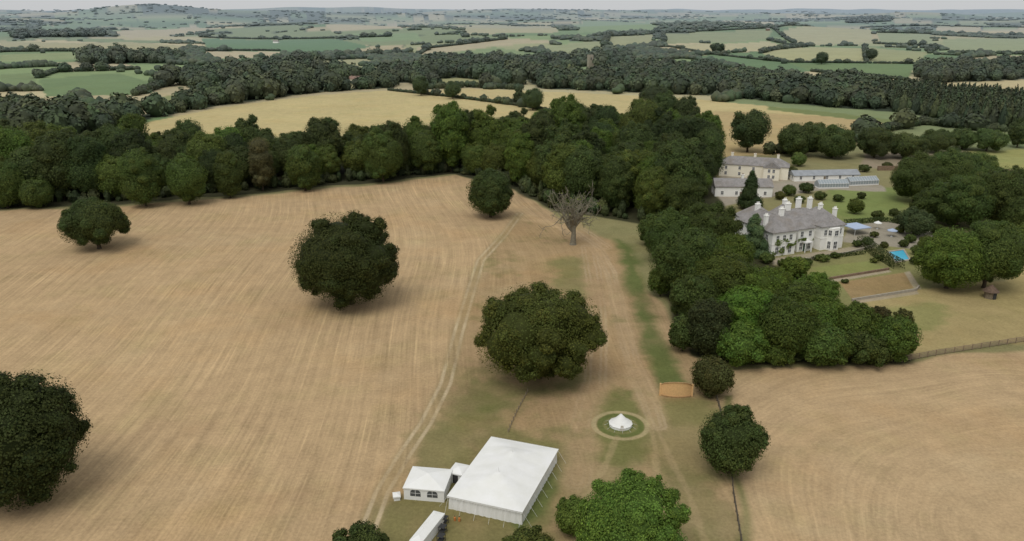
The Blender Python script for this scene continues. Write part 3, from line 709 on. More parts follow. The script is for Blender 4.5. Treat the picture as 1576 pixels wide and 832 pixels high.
def stuff(name, pos, W, Hh, kind, mat=M_FAR, seed=1, bright=1., **props):
    r = np.random.default_rng(seed); T = [template(kind, seed*10+i) for i in range(6)]
    Vs, Qs, Ts, Cs = [], [], [], []; o = 0
    which = r.integers(0, 6, len(pos))
    for k in range(6):
        s = np.nonzero(which == k)[0]; V, Q, I, c = T[k]
        if len(s) == 0: continue
        a = r.uniform(0, 6.28, len(s)); ca, sa = np.cos(a)[:, None], np.sin(a)[:, None]
        x = V[:, 0]*ca-V[:, 1]*sa; y = V[:, 0]*sa+V[:, 1]*ca
        w = W[s][:, None]/2; h = Hh[s][:, None]/2
        VV = np.stack([x*w+pos[s, 0][:, None], y*w+pos[s, 1][:, None], (V[:, 2][None]+.88)*h+pos[s, 2][:, None]], -1)
        n = len(V); off = (o+np.arange(len(s))*n)[:, None, None]
        Vs.append(VV.reshape(-1, 3)); Qs.append((Q[None]+off).reshape(-1, 4)); Ts.append((I[None]+off).reshape(-1, 3))
        tb = bright*r.uniform(.7, 1.4, (len(s), 1, 1))*np.stack([r.uniform(.85, 1.25, len(s)), np.ones(len(s)), r.uniform(.8, 1.1, len(s))], -1)[:, None, :]
        Cs.append((c[None]*tb).reshape(-1, 3)); o += n*len(s)
    me = npmesh(name, np.concatenate(Vs), np.concatenate(Qs), mat, np.concatenate(Cs), np.concatenate(Ts))
    return ob(name, me, kind="stuff", **props)
def samp(P, n, seed):
    r = np.random.default_rng(seed); lo, hi = P.min(0), P.max(0); q = lo+(hi-lo)*r.random((n, 2)); return q[inpoly(q[:, 0], q[:, 1], P)]
pts = []
for i, P in enumerate(WOODS):
    lo, hi = P.min(0), P.max(0); bb = np.prod(hi-lo); q = samp(P, int(min(60000, bb/75)), 40+i)
    rr = np.hypot(q[:, 0], q[:, 1]); kp = rng.random(len(q)) < np.clip((900/rr)**1.5, 0, 1)
    for gp, _, _ in GAPS: kp &= ~inpoly(q[:, 0], q[:, 1], gp)
    pts.append(q[kp])
pts.append(np.array([q[0] for q in extra]).reshape(-1, 2))
VILL = GP([(655, 88), (790, 88), (800, 116), (650, 116)])
pts.append(samp(VILL, 1500, 8)[:160])
pts = np.concatenate(pts); rr = np.hypot(pts[:, 0], pts[:, 1])
print("WOODPTS", len(pts))
if len(pts) > 4200: pts = pts[rng.permutation(len(pts))[:4200]]; rr = np.hypot(pts[:, 0], pts[:, 1])
P3 = np.column_stack([pts, height(pts[:, 0], pts[:, 1])])
sz_ = rng.uniform(.55, 1.25, len(pts))*(1+.6*vnoise(pts[:, 0], pts[:, 1], 60, 3))
stuff("far_woodland", P3, 13.5*sz_+np.clip(rr-900, 0, 5000)/260, 14.5*sz_, 'mid', seed=2,
      label="distant dark green woods between the fields", category="woodland")
q = samp(CONIF, 3500, 77); q = q[:1000]
stuff("conifer_plantation", np.column_stack([q, height(q[:, 0], q[:, 1])]), rng.uniform(6, 9, len(q)), rng.uniform(12, 17, len(q)), 'conifer', seed=3,
      label="dark conifer plantation beside a straw field", category="woodland")
up = []
r = np.random.default_rng(9)
for ln, wd in ((GP([(-60, 319), (0, 317), (180, 310), (400, 292), (560, 278), (695, 264), (740, 272)]), 5), (GP([(740, 272), (790, 285), (850, 320), (990, 341)]), 4), (GP([(1068, 545), (1150, 558), (1390, 554)]), 3)):
    for a, b in zip(ln[:-1], ln[1:]):
        L = np.linalg.norm(b-a); d = (b-a)/L; nn = np.array([-d[1], d[0]])
        for _ in range(int(L/1.6)): up.append(a+d*r.random()*L+nn*r.uniform(0, wd)*(1 if nn[1] > 0 or nn[0] > 0 else -1))
up = np.array(up); stuff("undergrowth", np.column_stack([up, np.zeros(len(up))]), r.uniform(2, 5, len(up)), r.uniform(1.5, 7, len(up)), 'mid', seed=6, bright=.95, label="dense shrubs and undergrowth along the woodland foot", category="undergrowth")
HEDGE = [([(598, 139), (700, 150), (800, 163), (870, 176)], 3, 3.), ([(640, 138), (720, 134), (800, 138)], 6, 7), ([(930, 77), (1020, 70), (1100, 84), (1215, 96), (1412, 98)], 5, 3.5), ([(1020, 50), (1022, 68)], 6, 5),
 ([(1180, 61), (1240, 72), (1170, 82)], 6, 4.5), ([(1190, 43), (1200, 52), (1240, 72)], 6, 4.5), ([(1330, 72), (1333, 96)], 5, 4.5), ([(1345, 67), (1440, 71), (1430, 82)], 7, 6), ([(1250, 110), (1395, 123)], 5, 4.5),
 ([(330, 101), (420, 99), (560, 87), (640, 85)], 8, 7), ([(60, 120), (85, 111), (215, 107)], 7, 5.5), ([(210, 147), (260, 130)], 9, 8), ([(310, 57), (500, 59), (600, 56)], 10, 6), ([(310, 78), (430, 78)], 6, 4),
 ([(1300, 224), (1350, 204), (1420, 191), (1500, 200), (1590, 205)], 7, 6), ([(1020, 50), (1190, 43), (1330, 42), (1440, 39), (1590, 42)], 10, 6), ([(1410, 140), (1490, 151), (1590, 159)], 7, 5),
 ([(835, 93), (930, 80), (935, 56), (1015, 50)], 8, 6), ([(640, 86), (660, 74), (780, 60)], 8, 6), ([(1180, 236), (1300, 230)], 7, 7), ([(1460, 82), (1590, 84)], 9, 7), ([(1350, 50), (1440, 52), (1590, 56)], 8, 6), ([(0, 80), (120, 79), (280, 86)], 8, 6)]
hp = []; hw = []; hh = []
for pl, w, h in HEDGE:
    Q_ = GP(pl)
    for a, b in zip(Q_[:-1], Q_[1:]):
        L = np.linalg.norm(b-a); n = int(L/(w*.42))+1
        n = min(n, 300)
        for t in np.linspace(0, 1, n):
            if rng.random() < .06: continue
            hp.append(a+(b-a)*t+rng.normal(size=2)*w*.12); f = rng.uniform(.75, 1.05)*(2.2 if rng.random() < .07 else 1); hw.append(w*f); hh.append(h*f)
hp = np.array(hp); hw = np.array(hw); hh = np.array(hh); print("HEDGE", len(hp))
stuff("hedgerow", np.column_stack([hp, height(hp[:, 0], hp[:, 1])]), hw, hh, 'mid' if len(hp) < 5000 else 'far', seed=4, label="hedges with scattered trees dividing farm fields", category="hedge")
n = 600000; k = rng.uniform(HC/9500, HC/640, n); rr = HC/k; an = np.radians(rng.uniform(-42, 42, n)); x = rr*np.sin(an); y = rr*np.cos(an)
cid, ed = vor(x, y); ci = np.minimum((cid*len(PAL)).astype(int), len(PAL)-1)
near_edge = ed < (2.+rr/1100); hsel = vnoise(x, y, 190, 5) < .12
wm = woodmask(x, y) & (rr > 900)
ok = (near_edge & hsel & (rng.random(n) < .7)) | ((ci >= NWOOD) & (rng.random(n) < .35)) | (wm & (rng.random(n) < .3)) | (rng.random(n) < .001)
ok |= (rng.random(n) < .2) & (((x+2600)/420)**2+((y-5600)/300)**2 < 1)
for P, _, _ in FARF+GAPS: ok &= ~inpoly(x, y, P)
for P in WOODS+[CONIF]: ok &= ~inpoly(x, y, P)
ok &= ~inpoly(x, y, VILL)
i = np.nonzero(ok)[0]; print("FARPTS", len(i)); i = i[:12000]
x, y, rr = x[i], y[i], rr[i]
sf = rng.uniform(.55, 1.1, len(i))*np.where(rng.random(len(i)) < .08, 1.4, 1)
stuff("countryside_trees", np.column_stack([x, y, height(x, y)]), sf*(8.5+rr/330), sf*8.5, 'far', seed=5, label="distant hedgerow trees and copses across rolling farmland", category="trees")

# ------------------------------------------------------------------ tents
def marquee():
    fl, fr, br, bl = [G(*p)[:2] for p in ((692, 783), (802, 806), (862, 712), (752, 690))]
    c = (fl+fr+br+bl)/4; ax = (br-fr+bl-fl); ang = math.atan2(ax[1], ax[0])-math.pi/2
    w, l = 12.2, 18.8; e = thing("marquee", (c[0], c[1], 0), ang, "large white canvas pole marquee on dry grass", "tent")
    hw, hl, ev, pk = w/2, l/2, 2.4, 4.2
    nx, ny = 41, 61; vs = []; fs = []
    for j in range(ny):
        for i in range(nx):
            x = -hw-.18+(w+.36)*i/(nx-1); y = -hl-.18+(l+.36)*j/(ny-1)
            dx = min(1, (hw+.18-abs(x))/hw); dy = min(1, (hl+.18-abs(y))/(hw))
            t = -math.log(math.exp(-14*dx)+math.exp(-14*dy))/14; t = max(0, min(1, t)) if min(dx, dy) > .06 else min(dx, dy)*.6
            z = ev+(pk-ev)*(t-.10*math.sin(math.pi*t))
            z += .09*math.sin(math.pi*t)*abs(math.sin(y*math.pi/3.1))+.14*math.exp(-(x*x+(abs(y)-3.2)**2)/1.2)
            vs.append((x, y, z)); 
    for j in range(ny-1):
        for i in range(nx-1): a = j*nx+i; fs.append((a, a+1, a+nx+1, a+nx))
    mb = MB(); mb.add(vs, fs); m = mb.mesh("roof", M_CANVAS); m.shade_smooth(); ob("roof", m, e)
    mb = MB(); per = [(-hw, -hl), (hw, -hl), (hw, hl), (-hw, hl)]; ring = []
    for k in range(4):
        a = np.array(per[k]); b = np.array(per[(k+1) % 4]); d = b-a; L = np.linalg.norm(d); nn = np.array([d[1], -d[0]])/L; n_ = int(L/.35)
        for i in range(n_): ring.append(a+d*i/n_+nn*(.07*math.sin(i*2.1)+(.05 if i % 9 == 0 else 0)))
    n_ = len(ring)
    vs = [(p[0], p[1], 0) for p in ring]+[(p[0]*.985, p[1]*.99, ev+.0) for p in ring]
    mb.add(vs, [(i, (i+1) % n_, (i+1) % n_+n_, i+n_) for i in range(n_)]); ob("wall", mb.mesh("wall", M_CANVAS), e)
    mb = MB()
    for k in range(4):
        a = np.array(per[k])*1.03; b = np.array(per[(k+1) % 4])*1.03; d = b-a; L = np.linalg.norm(d); n_ = int(L/.5)
        for i in range(n_):
            p = a+d*i/n_; q = a+d*(i+1)/n_; mdp = (p+q)/2
            mb.add([(*p, ev+.03), (*q, ev+.03), (*q, ev-.12), (*mdp, ev-.25), (*p, ev-.12)], [(0, 4, 3, 2, 1)])
    ob("valance", mb.mesh("valance", M_CANVAS), e)
    for y in (-3.2, 3.2):
        mb = MB(); mb.tube([(0, 0, pk-.7), (0, 0, pk+.9)], [.06, .04], 6); mb.tube([(0, 0, pk-.3), (0, 0, pk+.12)], [.4, .06], 10)
        ob("pole", mb.mesh("pole", M_PAINT), e, loc=(0, y, 0))
    rp = MB(); rp.tube([(0, 0, ev), (0, -1.6, .05), (0, -1.63, -.2)], [.02, .02, .03], 4); rp = rp.mesh("guy_rope", M_PAINT)
    for k in range(4):
        a = np.array(per[k]); b = np.array(per[(k+1) % 4]); d = b-a; L = np.linalg.norm(d); n_ = int(L/2.4); rz = math.atan2(d[1], d[0])
        for i in range(n_+1):
            p = a+d*i/n_; ob("guy_rope", rp, e, (p[0], p[1], 0), rz)
    return e
marquee()
def frame_tent(name, label, c, rz, w, l, ev, pk, windows=0, door=False, hip=True):
    e = thing(name, (c[0], c[1], 0), rz, label, "tent"); hw, hl = w/2, l/2; mb = MB(); o = .12
    if hip and abs(w-l) < 2: top = [(0, 0, pk)]*2
    elif hip: top = [(0, -(hl-hw)*.9, pk), (0, (hl-hw)*.9, pk)]
    else: top = [(0, -hl-o, pk), (0, hl+o, pk)]
    vs = [(-hw-o, -hl-o, ev), (hw+o, -hl-o, ev), (hw+o, hl+o, ev), (-hw-o, hl+o, ev), top[0], top[1]]
    mb.add(vs, [(0, 1, 4), (1, 2, 5, 4), (2, 3, 5), (3, 0, 4, 5)])
    mb.add([(v[0], v[1], v[2]) for v in vs[:4]]+[(v[0], v[1], v[2]-.22) for v in vs[:4]], [(0, 4, 5, 1), (1, 5, 6, 2), (2, 6, 7, 3), (3, 7, 4, 0)])
    ob("roof", mb.mesh("roof", M_CANVAS), e)
    mb = MB(); mb.box(-hw, hw, -hl, hl, -.05, ev-.05); ob("wall", mb.mesh("wall", M_CANVAS), e)
    for k in range(windows):
        cx = (k-(windows-1)/2)*w*.42; mb = MB(); n = 10; ww = w*.13
        vs = [(cx-ww, -hl-.03, .75), (cx+ww, -hl-.03, .75)]+[(cx+ww*math.cos(a), -hl-.03, 1.35+ww*.8*math.sin(a)) for a in np.linspace(0, math.pi, n)]
        mb.add(vs, [tuple(range(len(vs)))]); wo = ob("window", mb.mesh("window", M_GLASS), e)
        mb = MB(); mb.box(cx-.03, cx+.03, -hl-.05, -hl-.036, .75, 2.); mb.box(cx-ww, cx+ww, -hl-.06, -hl-.051, 1.3, 1.36)
        ob("window_bar", mb.mesh("window_bar", M_PAINT), wo)
    if door:
        mb = MB(); mb.box(-hw*.4, hw*.4, -hl-.04, -hl-.01, 0, 1.9); ob("door", mb.mesh("door", M_RAIL), e)
    return e
g = G(650, 771); frame_tent("catering_tent", "small white frame tent with two arched windows", (g[0]+.7, g[1]+3.1), math.radians(-8), 6.6, 6.1, 2.2, 3.2, 2)
g = G(706, 741); frame_tent("canopy_tent", "small white link canopy joining tent and marquee", (g[0], g[1]+.9), math.radians(-20), 2.4, 3.0, 1.9, 2.4, 0, True)
g = G(612, 770); frame_tent("small_canopy", "tiny white canopy beside catering tent", (g[0]-.2, g[1]+.5), .2, 1.0, 1.2, .8, 1.1)
g = G(664, 832); frame_tent("awning_tent", "narrow white awning tent beside the marquee", (g[0]-.6, g[1]+.8), math.radians(-22), 1.7, 7.5, 1.9, 2.3, 0, True)
for k in range(3):
    g = G(684-k*2.5, 806+k*14); e = thing("metal_rack", g, math.radians(-20), "dark metal folding rack beside the white awning", "rack", "dark metal racks beside the awning")
    mb = MB()
    for x in (-.45, .45):
        for y in (-.5, .5): mb.box(x-.03, x+.03, y-.03, y+.03, 0, 1.2)
    mb.box(-.5, .5, -.55, .55, 1.2, 1.25); mb.box(-.42, .42, -.5, .5, .5, .54); mb.tube([(-.5, -.5, .1), (-.5, .5, 1.2)], [.03, .03], 4)
    ob("frame", mb.mesh("frame", M_RAIL), e)
for k, (px, py) in enumerate(((700, 801), (707, 802))):
    g = G(px, py); e = thing("gas_bottle", g, 0, "orange gas bottle standing on grass by tents", "gas bottle", "orange gas bottles by the tent")
    mb = MB(); mb.tube([(0, 0, 0), (0, 0, .08), (0, 0, .6), (0, 0, .7), (0, 0, .75)], [.15, .18, .18, .12, .06], 12); ob("body", mb.mesh("body", M_ORANGE), e)
    mb = MB(); mb.tube([(0, 0, .75), (0, 0, .88)], [.07, .08], 8); ob("valve", mb.mesh("valve", M_RAIL), e)
def bell():
    e = thing("bell_tent", (BELL[0], BELL[1], 0), 0, "white canvas bell tent in a mown grass ring", "tent")
    mb = MB(); n = 24; pr = [(2.2, .5), (1.65, .85), (1.05, 1.35), (.45, 2.0), (.14, 2.35)]; vs = []; fs = []
    for r0, z in pr:
        for k in range(n):
            a = 2*math.pi*k/n; q = r0*(1+(.03 if k % 2 else -.01)); vs.append((q*math.cos(a), q*math.sin(a), z+(.04 if k % 2 == 0 else 0)))
    for i in range(len(pr)-1):
        for k in range(n): fs.append((i*n+k, i*n+(k+1) % n, (i+1)*n+(k+1) % n, (i+1)*n+k))
    fs.append(tuple(range((len(pr)-1)*n, len(pr)*n))); mb.add(vs, fs); ob("roof", mb.mesh("roof", M_CANVAS), e)
    mb = MB(); vs = []
    for z, r0 in ((0, 2.15), (.52, 2.12)):
        vs += [(r0*math.cos(2*math.pi*k/n), r0*math.sin(2*math.pi*k/n), z) for k in range(n)]
    mb.add(vs, [(k, (k+1) % n, n+(k+1) % n, n+k) for k in range(n)]); ob("wall", mb.mesh("wall", M_CANVAS), e)
    mb = MB(); mb.tube([(0, 0, 2.2), (0, 0, 2.6)], [.05, .03], 6); ob("pole", mb.mesh("pole", M_WOOD), e)
    mb = MB(); mb.add([(-.45, -2.26, .02), (.45, -2.26, .02), (.22, -1.98, 1.0), (-.22, -1.98, 1.0)], [(0, 1, 2, 3)])
    ob("door", mb.mesh("door", simple("beige_canvas", (.55, .51, .44))), e)
    rp = MB(); rp.tube([(2.15, 0, .5), (3.1, 0, .02)], [.015, .015], 4); rp = rp.mesh("guy_rope", M_PAINT)
    for k in range(12): ob("guy_rope", rp, e, rz=2*math.pi*k/12)
bell()
def screen():
    g = G(1041, 612); e = thing("wooden_screen", g, math.radians(-4), "curved golden timber screen with arched top on grass", "wooden screen")
    mb = MB(); n = 26; W = 6.2
    for i in range(n):
        t0 = i/n; t1 = (i+.94)/n
        def P(t, z, o): 
            a = (t-.5)*1.3; R = W/1.21; return (math.sin(a)*(R+o), (1-math.cos(a))*R*.8+o, z)
        f = lambda t: 2.5+.95*math.sin(math.pi*t)**.7
        z = f((t0+t1)/2)*random.uniform(.98, 1.02)
        vs = [P(t0, 0, 0), P(t1, 0, 0), P(t1, 0, .12), P(t0, 0, .12), P(t0, z, 0), P(t1, z, 0), P(t1, z, .12), P(t0, z, .12)]
        mb.add(vs, [(0, 3, 2, 1), (4, 5, 6, 7), (0, 1, 5, 4), (1, 2, 6, 5), (2, 3, 7, 6), (3, 0, 4, 7)])
    ob("panel", mb.mesh("panel", M_PLANK), e)
    for nm, zz, rr_ in (("capping_board", None, .1), ("base_board", .25, .09)):
        mb = MB(); pts = []
        for t in np.linspace(0.01, .99, 20):
            a = (t-.5)*1.3; R = W/1.21; pts.append((math.sin(a)*R, (1-math.cos(a))*R*.8-.06, (2.5+.95*math.sin(math.pi*t)**.7+.03) if zz is None else zz))
        mb.tube(pts, [rr_]*len(pts), 6); ob(nm, mb.mesh(nm, simple("brown_beam", (.45, .28, .14))), e)
    for s in (-1, 1):
        mb = MB(); mb.box(s*3.22-.16, s*3.22+.16, .75, 1.07, 0, 2.7); ob("post", mb.mesh("post", M_PLANK), e)
screen()
# ------------------------------------------------------------------ fences
def fence(name, label, line, h=1.2, sp=2.6, mat=M_WOOD, rails=3, rr_=.05):
    Q_ = GP(line); pts = [Q_[0]]
    for a, b in zip(Q_[:-1], Q_[1:]):
        L = np.linalg.norm(b-a); n = max(1, int(round(L/sp)))
        for i in range(1, n+1): pts.append(a+(b-a)*i/n)
    pts = pts[:99]; o = pts[0]; e = thing(name, (o[0], o[1], 0), 0, label, "fence")
    pm = MB(); pm.box(-.07, .07, -.07, .07, -.3, h); pm = pm.mesh("post", mat)
    for p in pts: ob("post", pm, e, loc=(p[0]-o[0], p[1]-o[1], 0), rz=random.uniform(-.2, .2))
    for k in range(rails):
        mb = MB(); z = h*(.25+.65*k/max(1, rails-1))
        mb.tube([(*(a-o), z+random.uniform(-.03, .03)) for a in pts], [rr_]*len(pts), 4)
        ob("rail", mb.mesh("rail", mat), e)
fence("rail_fence", "weathered timber post and rail fence between fields", [(1098, 600), (1106, 625), (1124, 700), (1128, 760), (1140, 832), (1148, 880)], mat=simple("dark_fence_wood", (.13, .11, .08)))
fence("rail_fence", "brown timber post and rail fence along garden boundary", [(1388, 557), (1440, 547), (1576, 526), (1700, 508)], h=1.5, rails=4, rr_=.1, mat=simple("brown_fence_wood", (.24, .18, .125)))
fence("wire_fence", "short low wooden fence near oak and marquee", [(782, 665), (795, 635), (812, 603)], h=.8, sp=1.6, rails=1)
# ------------------------------------------------------------------ buildings
def winmesh(w, h):
    f = MB(); t = .09
    f.box(-w/2-t, -w/2, -.08, .0, 0, h); f.box(w/2, w/2+t, -.08, .0, 0, h); f.box(-w/2-t, w/2+t, -.083, .0, h, h+t)
    f.box(-w/2-t-.05, w/2+t+.05, -.16, .0, -t, 0); f.box(-.03, .03, -.07, -.02, 0, h); f.box(-w/2, -.03, -.065, -.02, h*.48, h*.53); f.box(.03, w/2, -.065, -.02, h*.48, h*.53)
    g = MB(); g.add([(-w/2, -.015, 0), (w/2, -.015, 0), (w/2, -.015, h), (-w/2, -.015, h)], [(0, 1, 2, 3)])
    return f.mesh("window", M_PAINT), g.mesh("glass", M_GLASS)
WM = {}
def window(e, x, y, z, rz, w=1.0, h=1.6):
    k = (w, h)
    if k not in WM: WM[k] = winmesh(w, h)
    o = ob("window", WM[k][0], e, (x, y, z), rz); ob("glass", WM[k][1], o)
def hiproof(mb, x0, x1, y0, y1, z, rh, kind='hip', o=.5):
    x0 -= o; x1 += o; y0 -= o; y1 += o; w, d = x1-x0, y1-y0
    if w >= d:
        i = d/2 if kind == 'hip' else 0; a = (x0+i, (y0+y1)/2, z+rh); b = (x1-i, (y0+y1)/2, z+rh)
        fs = [(0, 1, 5, 4), (1, 2, 5), (2, 3, 4, 5), (3, 0, 4)]
    else:
        i = w/2 if kind == 'hip' else 0; a = ((x0+x1)/2, y0+i, z+rh); b = ((x0+x1)/2, y1-i, z+rh)
        fs = [(0, 1, 4), (1, 2, 5, 4), (2, 3, 5), (3, 0, 4, 5)]
    c = [(x0, y0, z), (x1, y0, z), (x1, y1, z), (x0, y1, z)]
    mb.add(c+[a, b], fs); mb.add(c+[(p[0], p[1], z-.25) for p in c], [(0, 4, 5, 1), (1, 5, 6, 2), (2, 6, 7, 3), (3, 7, 4, 0), (4, 7, 6, 5)])
def chim(mb, x, y, z0, z1, w=.9, d=.7):
    mb.box(x-w/2, x+w/2, y-d/2, y+d/2, z0, z1); mb.box(x-w/2-.1, x+w/2+.1, y-d/2-.1, y+d/2+.1, z1, z1+.25)
def pots(mb, x, y, z, n=2):
    for k in range(n): mb.tube([(x+(k-(n-1)/2)*.42, y, z), (x+(k-(n-1)/2)*.42, y, z+.6)], [.15, .12], 8)
def house():
    p0 = G(1186, 395); p1 = G(1300, 380); d = p1-p0; ang = math.atan2(d[1], d[0])
    e = thing("country_house", p0, ang, "large white country villa with grey slate hipped roofs", "house")
    e.scale = (1.02, 1.06, 1.06)
    mb = MB(); mb.box(0, 28, 3, 17, -.5, 7.4); mb.box(-.02, 9, 0, 16.9, -.5, 7.45); mb.box(19, 28.02, 0, 13, -.5, 7.43); mb.box(5, 15, 16.5, 25, -.5, 6.6)
    mb.box(-.1, 9.1, -.1, 17.02, 3.7, 3.85); mb.box(18.9, 28.1, -.1, 13.1, 3.7, 3.86); mb.box(11, 17, 1.2, 3.1, -.4, 7.2)
    ob("wall", mb.mesh("wall", M_WHITE), e)
    rb = MB(); hiproof(rb, 0, 28, 3, 17, 7.5, 3.6); hiproof(rb, 0, 9, 0, 17, 7.52, 4.0); hiproof(rb, 19, 28, 0, 13, 7.54, 4.0); hiproof(rb, 5, 15, 16.5, 25, 6.7, 3.8); hiproof(rb, 11, 17, 1.2, 8, 7.3, 2.9); hiproof(rb, 10.5, 18.5, 9, 17.6, 7.45, 4.6)
    ro = ob("roof", rb.mesh("roof", M_SLATE), e)
    # lead ridges
    rg = MB()
    for a, b in (((4.5, 5, 11.55), (4.5, 12.5, 11.55)), ((23.5, 5, 11.57), (23.5, 8.5, 11.57)), ((8, 10, 11.13), (20, 10, 11.13))): rg.tube([a, b], [.14, .14], 5)
    ob("ridge", rg.mesh("ridge", simple("ridge_tile", (.36, .34, .31))), ro)
    for x, y, z, ww in ((1.2, 5.2, 11.6, 1.6), (4.5, 13.5, 13.0, 2.), (9.4, 8, 12.4, 2.), (13.5, 10, 13.2, 2.4), (19.5, 12, 13.8, 2.2), (23.5, 6.5, 12.9, 1.6), (27.2, 4, 11.8, 1.5), (26, 14, 13, 2.), (17, 15.5, 12.8, 1.8)):
        c = MB(); chim(c, 0, 0, 6, z-.3, ww*.7, 1.); co = ob("chimney", c.mesh("chimney", M_WHITE), ro, (x, y, 0))
        c = MB(); pots(c, 0, 0, z-.05, 3); ob("chimney_pot", c.mesh("chimney_pot", M_WHITE), co)
    for x in (2, 4.5, 7): window(e, x, -.0, 4.7, 0); window(e, x, -.0, .6, 0, 1.1, 2.2)
    for x in (12.4, 15.6): window(e, x, 1.2, 4.7, 0); window(e, x, 1.2, .6, 0, 1.1, 2.2)
    window(e, 10., 3, 4.7, 0); window(e, 18., 3, 4.7, 0)
    for x in (20.6, 26.4): window(e, x, 0, 4.7, 0)
    for y in (2.5, 5.5, 8.5, 11.5, 14.5): window(e, -.02, y, 4.7, -math.pi/2); window(e, -.02, y, .6, -math.pi/2, 1.1, 2.2)
    for y in (2, 5, 8, 11): window(e, 28.02, y, 4.7, math.pi/2); window(e, 28.02, y, .6, math.pi/2, 1.1, 2.2)
    b = MB(); pl = [(21.3, -.01), (22.2, -1.6), (24.8, -1.6), (25.7, -.01)]
    vs = [(*p, -.4) for p in pl]+[(*p, 7.0) for p in pl]; b.add(vs, [(0, 1, 5, 4), (1, 2, 6, 5), (2, 3, 7, 6), (4, 5, 6, 7)]); bo = ob("bay", b.mesh("bay", M_WHITE), e)
    for z, h in ((4.7, 1.6), (.6, 2.2)):
        window(bo, 23.5, -1.6, z, 0, 1.3, h); window(bo, 21.75, -.8, z, -math.atan2(1.59, .9), .9, h); window(bo, 25.25, -.8, z, math.atan2(1.59, .9), .9, h)
    dm = MB(); dm.box(13.4, 14.6, 1.08, 1.19, 0, 2.4); ob("door", dm.mesh("door", simple("green_door", (.06, .12, .09))), e)
    pm = MB(); pm.box(12.6, 15.4, -.6, 1.19, 3.0, 3.3)
    for x in (12.8, 15.2): pm.tube([(x, -.4, 0), (x, -.4, 3.0)], [.16, .13], 10)
    ob("porch", pm.mesh("porch", M_PAINT), e)
    r = np.random.default_rng(3); pts = []
    for (x0, x1, z0, z1, yy) in ((.2, 6.5, 0, 5.2, -.12), (4.5, 9, 2.8, 4.4, -.12), (9.2, 11, 0, 6., 2.8), (11, 17, 3.2, 4.2, 1.05)):
        m = 500; px = r.uniform(x0, x1, m); pz = r.uniform(z0, z1, m); kp = (np.sin(px*1.7+pz)+np.sin(pz*2.1-px*.6)+r.normal(size=m)*.4) > .4
        pts.append(np.stack([px, yy-r.uniform(0, .35, m), pz], 1)[kp])
    pts = np.concatenate(pts); V, Q = leafquads(pts, np.array([0, -1, .3])+r.normal(size=pts.shape)*.4, .5, r)
    ob("ivy", npmesh("ivy", V, Q, M_LEAF, np.repeat(r.uniform(1.1, 2., (len(pts), 1)), 4, 0)*np.array([1.1, 1.15, .9])), e)
    return e
house()
def block(name, label, pa, pb, depth, ev, rh, wallm, roofm, kind='gable', nwin=5, storeys=2, chimneys=1, wing=None, cat="house"):
    p0 = G(*pa); p1 = G(*pb); d = p1-p0; L = float(np.linalg.norm(d[:2])); ang = math.atan2(d[1], d[0])
    e = thing(name, p0, ang, label, cat); mb = MB(); mb.box(0, L, 0, depth, -.5, ev)
    if kind == 'gable':
        for x in (0, L): mb.add([(x, 0, ev), (x, depth, ev), (x, depth/2, ev+rh*.93)], [(0, 1, 2)])
    rb = MB(); hiproof(rb, 0, L, 0, depth, ev+.1, rh, kind, .35)
    if wing:
        x0, x1, out, rw = wing; mb.box(x0, x1, -out, 1, -.5, ev-.05)
        mb.add([(x0, -out, ev-.05), (x1, -out, ev-.05), ((x0+x1)/2, -out, ev+rw-.1)], [(0, 1, 2)])
        hiproof(rb, x0, x1, -out, depth*.5, ev+.05, rw, 'gable', .3)
        for z in ([.9] if storeys == 1 else [.9, 3.6]): window(e, (x0+x1)/2-1, -out, z, 0, 1., 1.4); window(e, (x0+x1)/2+1, -out, z, 0, 1., 1.4)
    ob("wall", mb.mesh("wall", wallm), e); ro = ob("roof", rb.mesh("roof", roofm), e)
    for k in range(nwin):
        x = L*(k+.5)/nwin
        if wing and wing[0]-.8 < x < wing[1]+.8: continue
        for z in ([.9] if storeys == 1 else [.9, 3.6]): window(e, x, 0, z, 0, 1., 1.4)
    for s in (.3, .7):
        for z in ([.9] if storeys == 1 else [.9, 3.6]): window(e, L, depth*s, z, math.pi/2, 1., 1.4); window(e, 0, depth*s, z, -math.pi/2, 1., 1.4)
    dm = MB(); dm.box(L*.5-1.6, L*.5-.6, -.06, -.005, 0, 2.1); ob("door", dm.mesh("door", M_WOOD), e)
    for k in range(chimneys):
        c = MB(); chim(c, 0, 0, ev, ev+rh+1.4, 1.1, .8); co = ob("chimney", c.mesh("chimney", wallm), ro, (L*(k+.5)/chimneys, depth/2+.2, 0))
        c = MB(); pots(c, 0, 0, ev+rh+1.6, 2); ob("chimney_pot", c.mesh("chimney_pot", M_TILE), co)
    return e
block("farmhouse", "cream two storey house with grey hipped roof", (1106, 270), (1212, 277), 9, 5.8, 3.2, M_CREAM, M_SLATE, 'hip', 5, 2, 3, wing=(20, 27, 3, 2.6))
block("stable_block", "white stable block with grey slate roof", (1100, 302), (1188, 303), 8, 4.2, 2.8, M_WHITE, M_SLATE, 'gable', 4, 1, 1, cat="outbuilding")
block("outbuilding", "long low outbuilding with pale grey sheet roof", (1222, 279), (1322, 277), 7, 2.6, 1.8, M_WHITE, M_METROOF, 'gable', 5, 1, 0, cat="outbuilding")
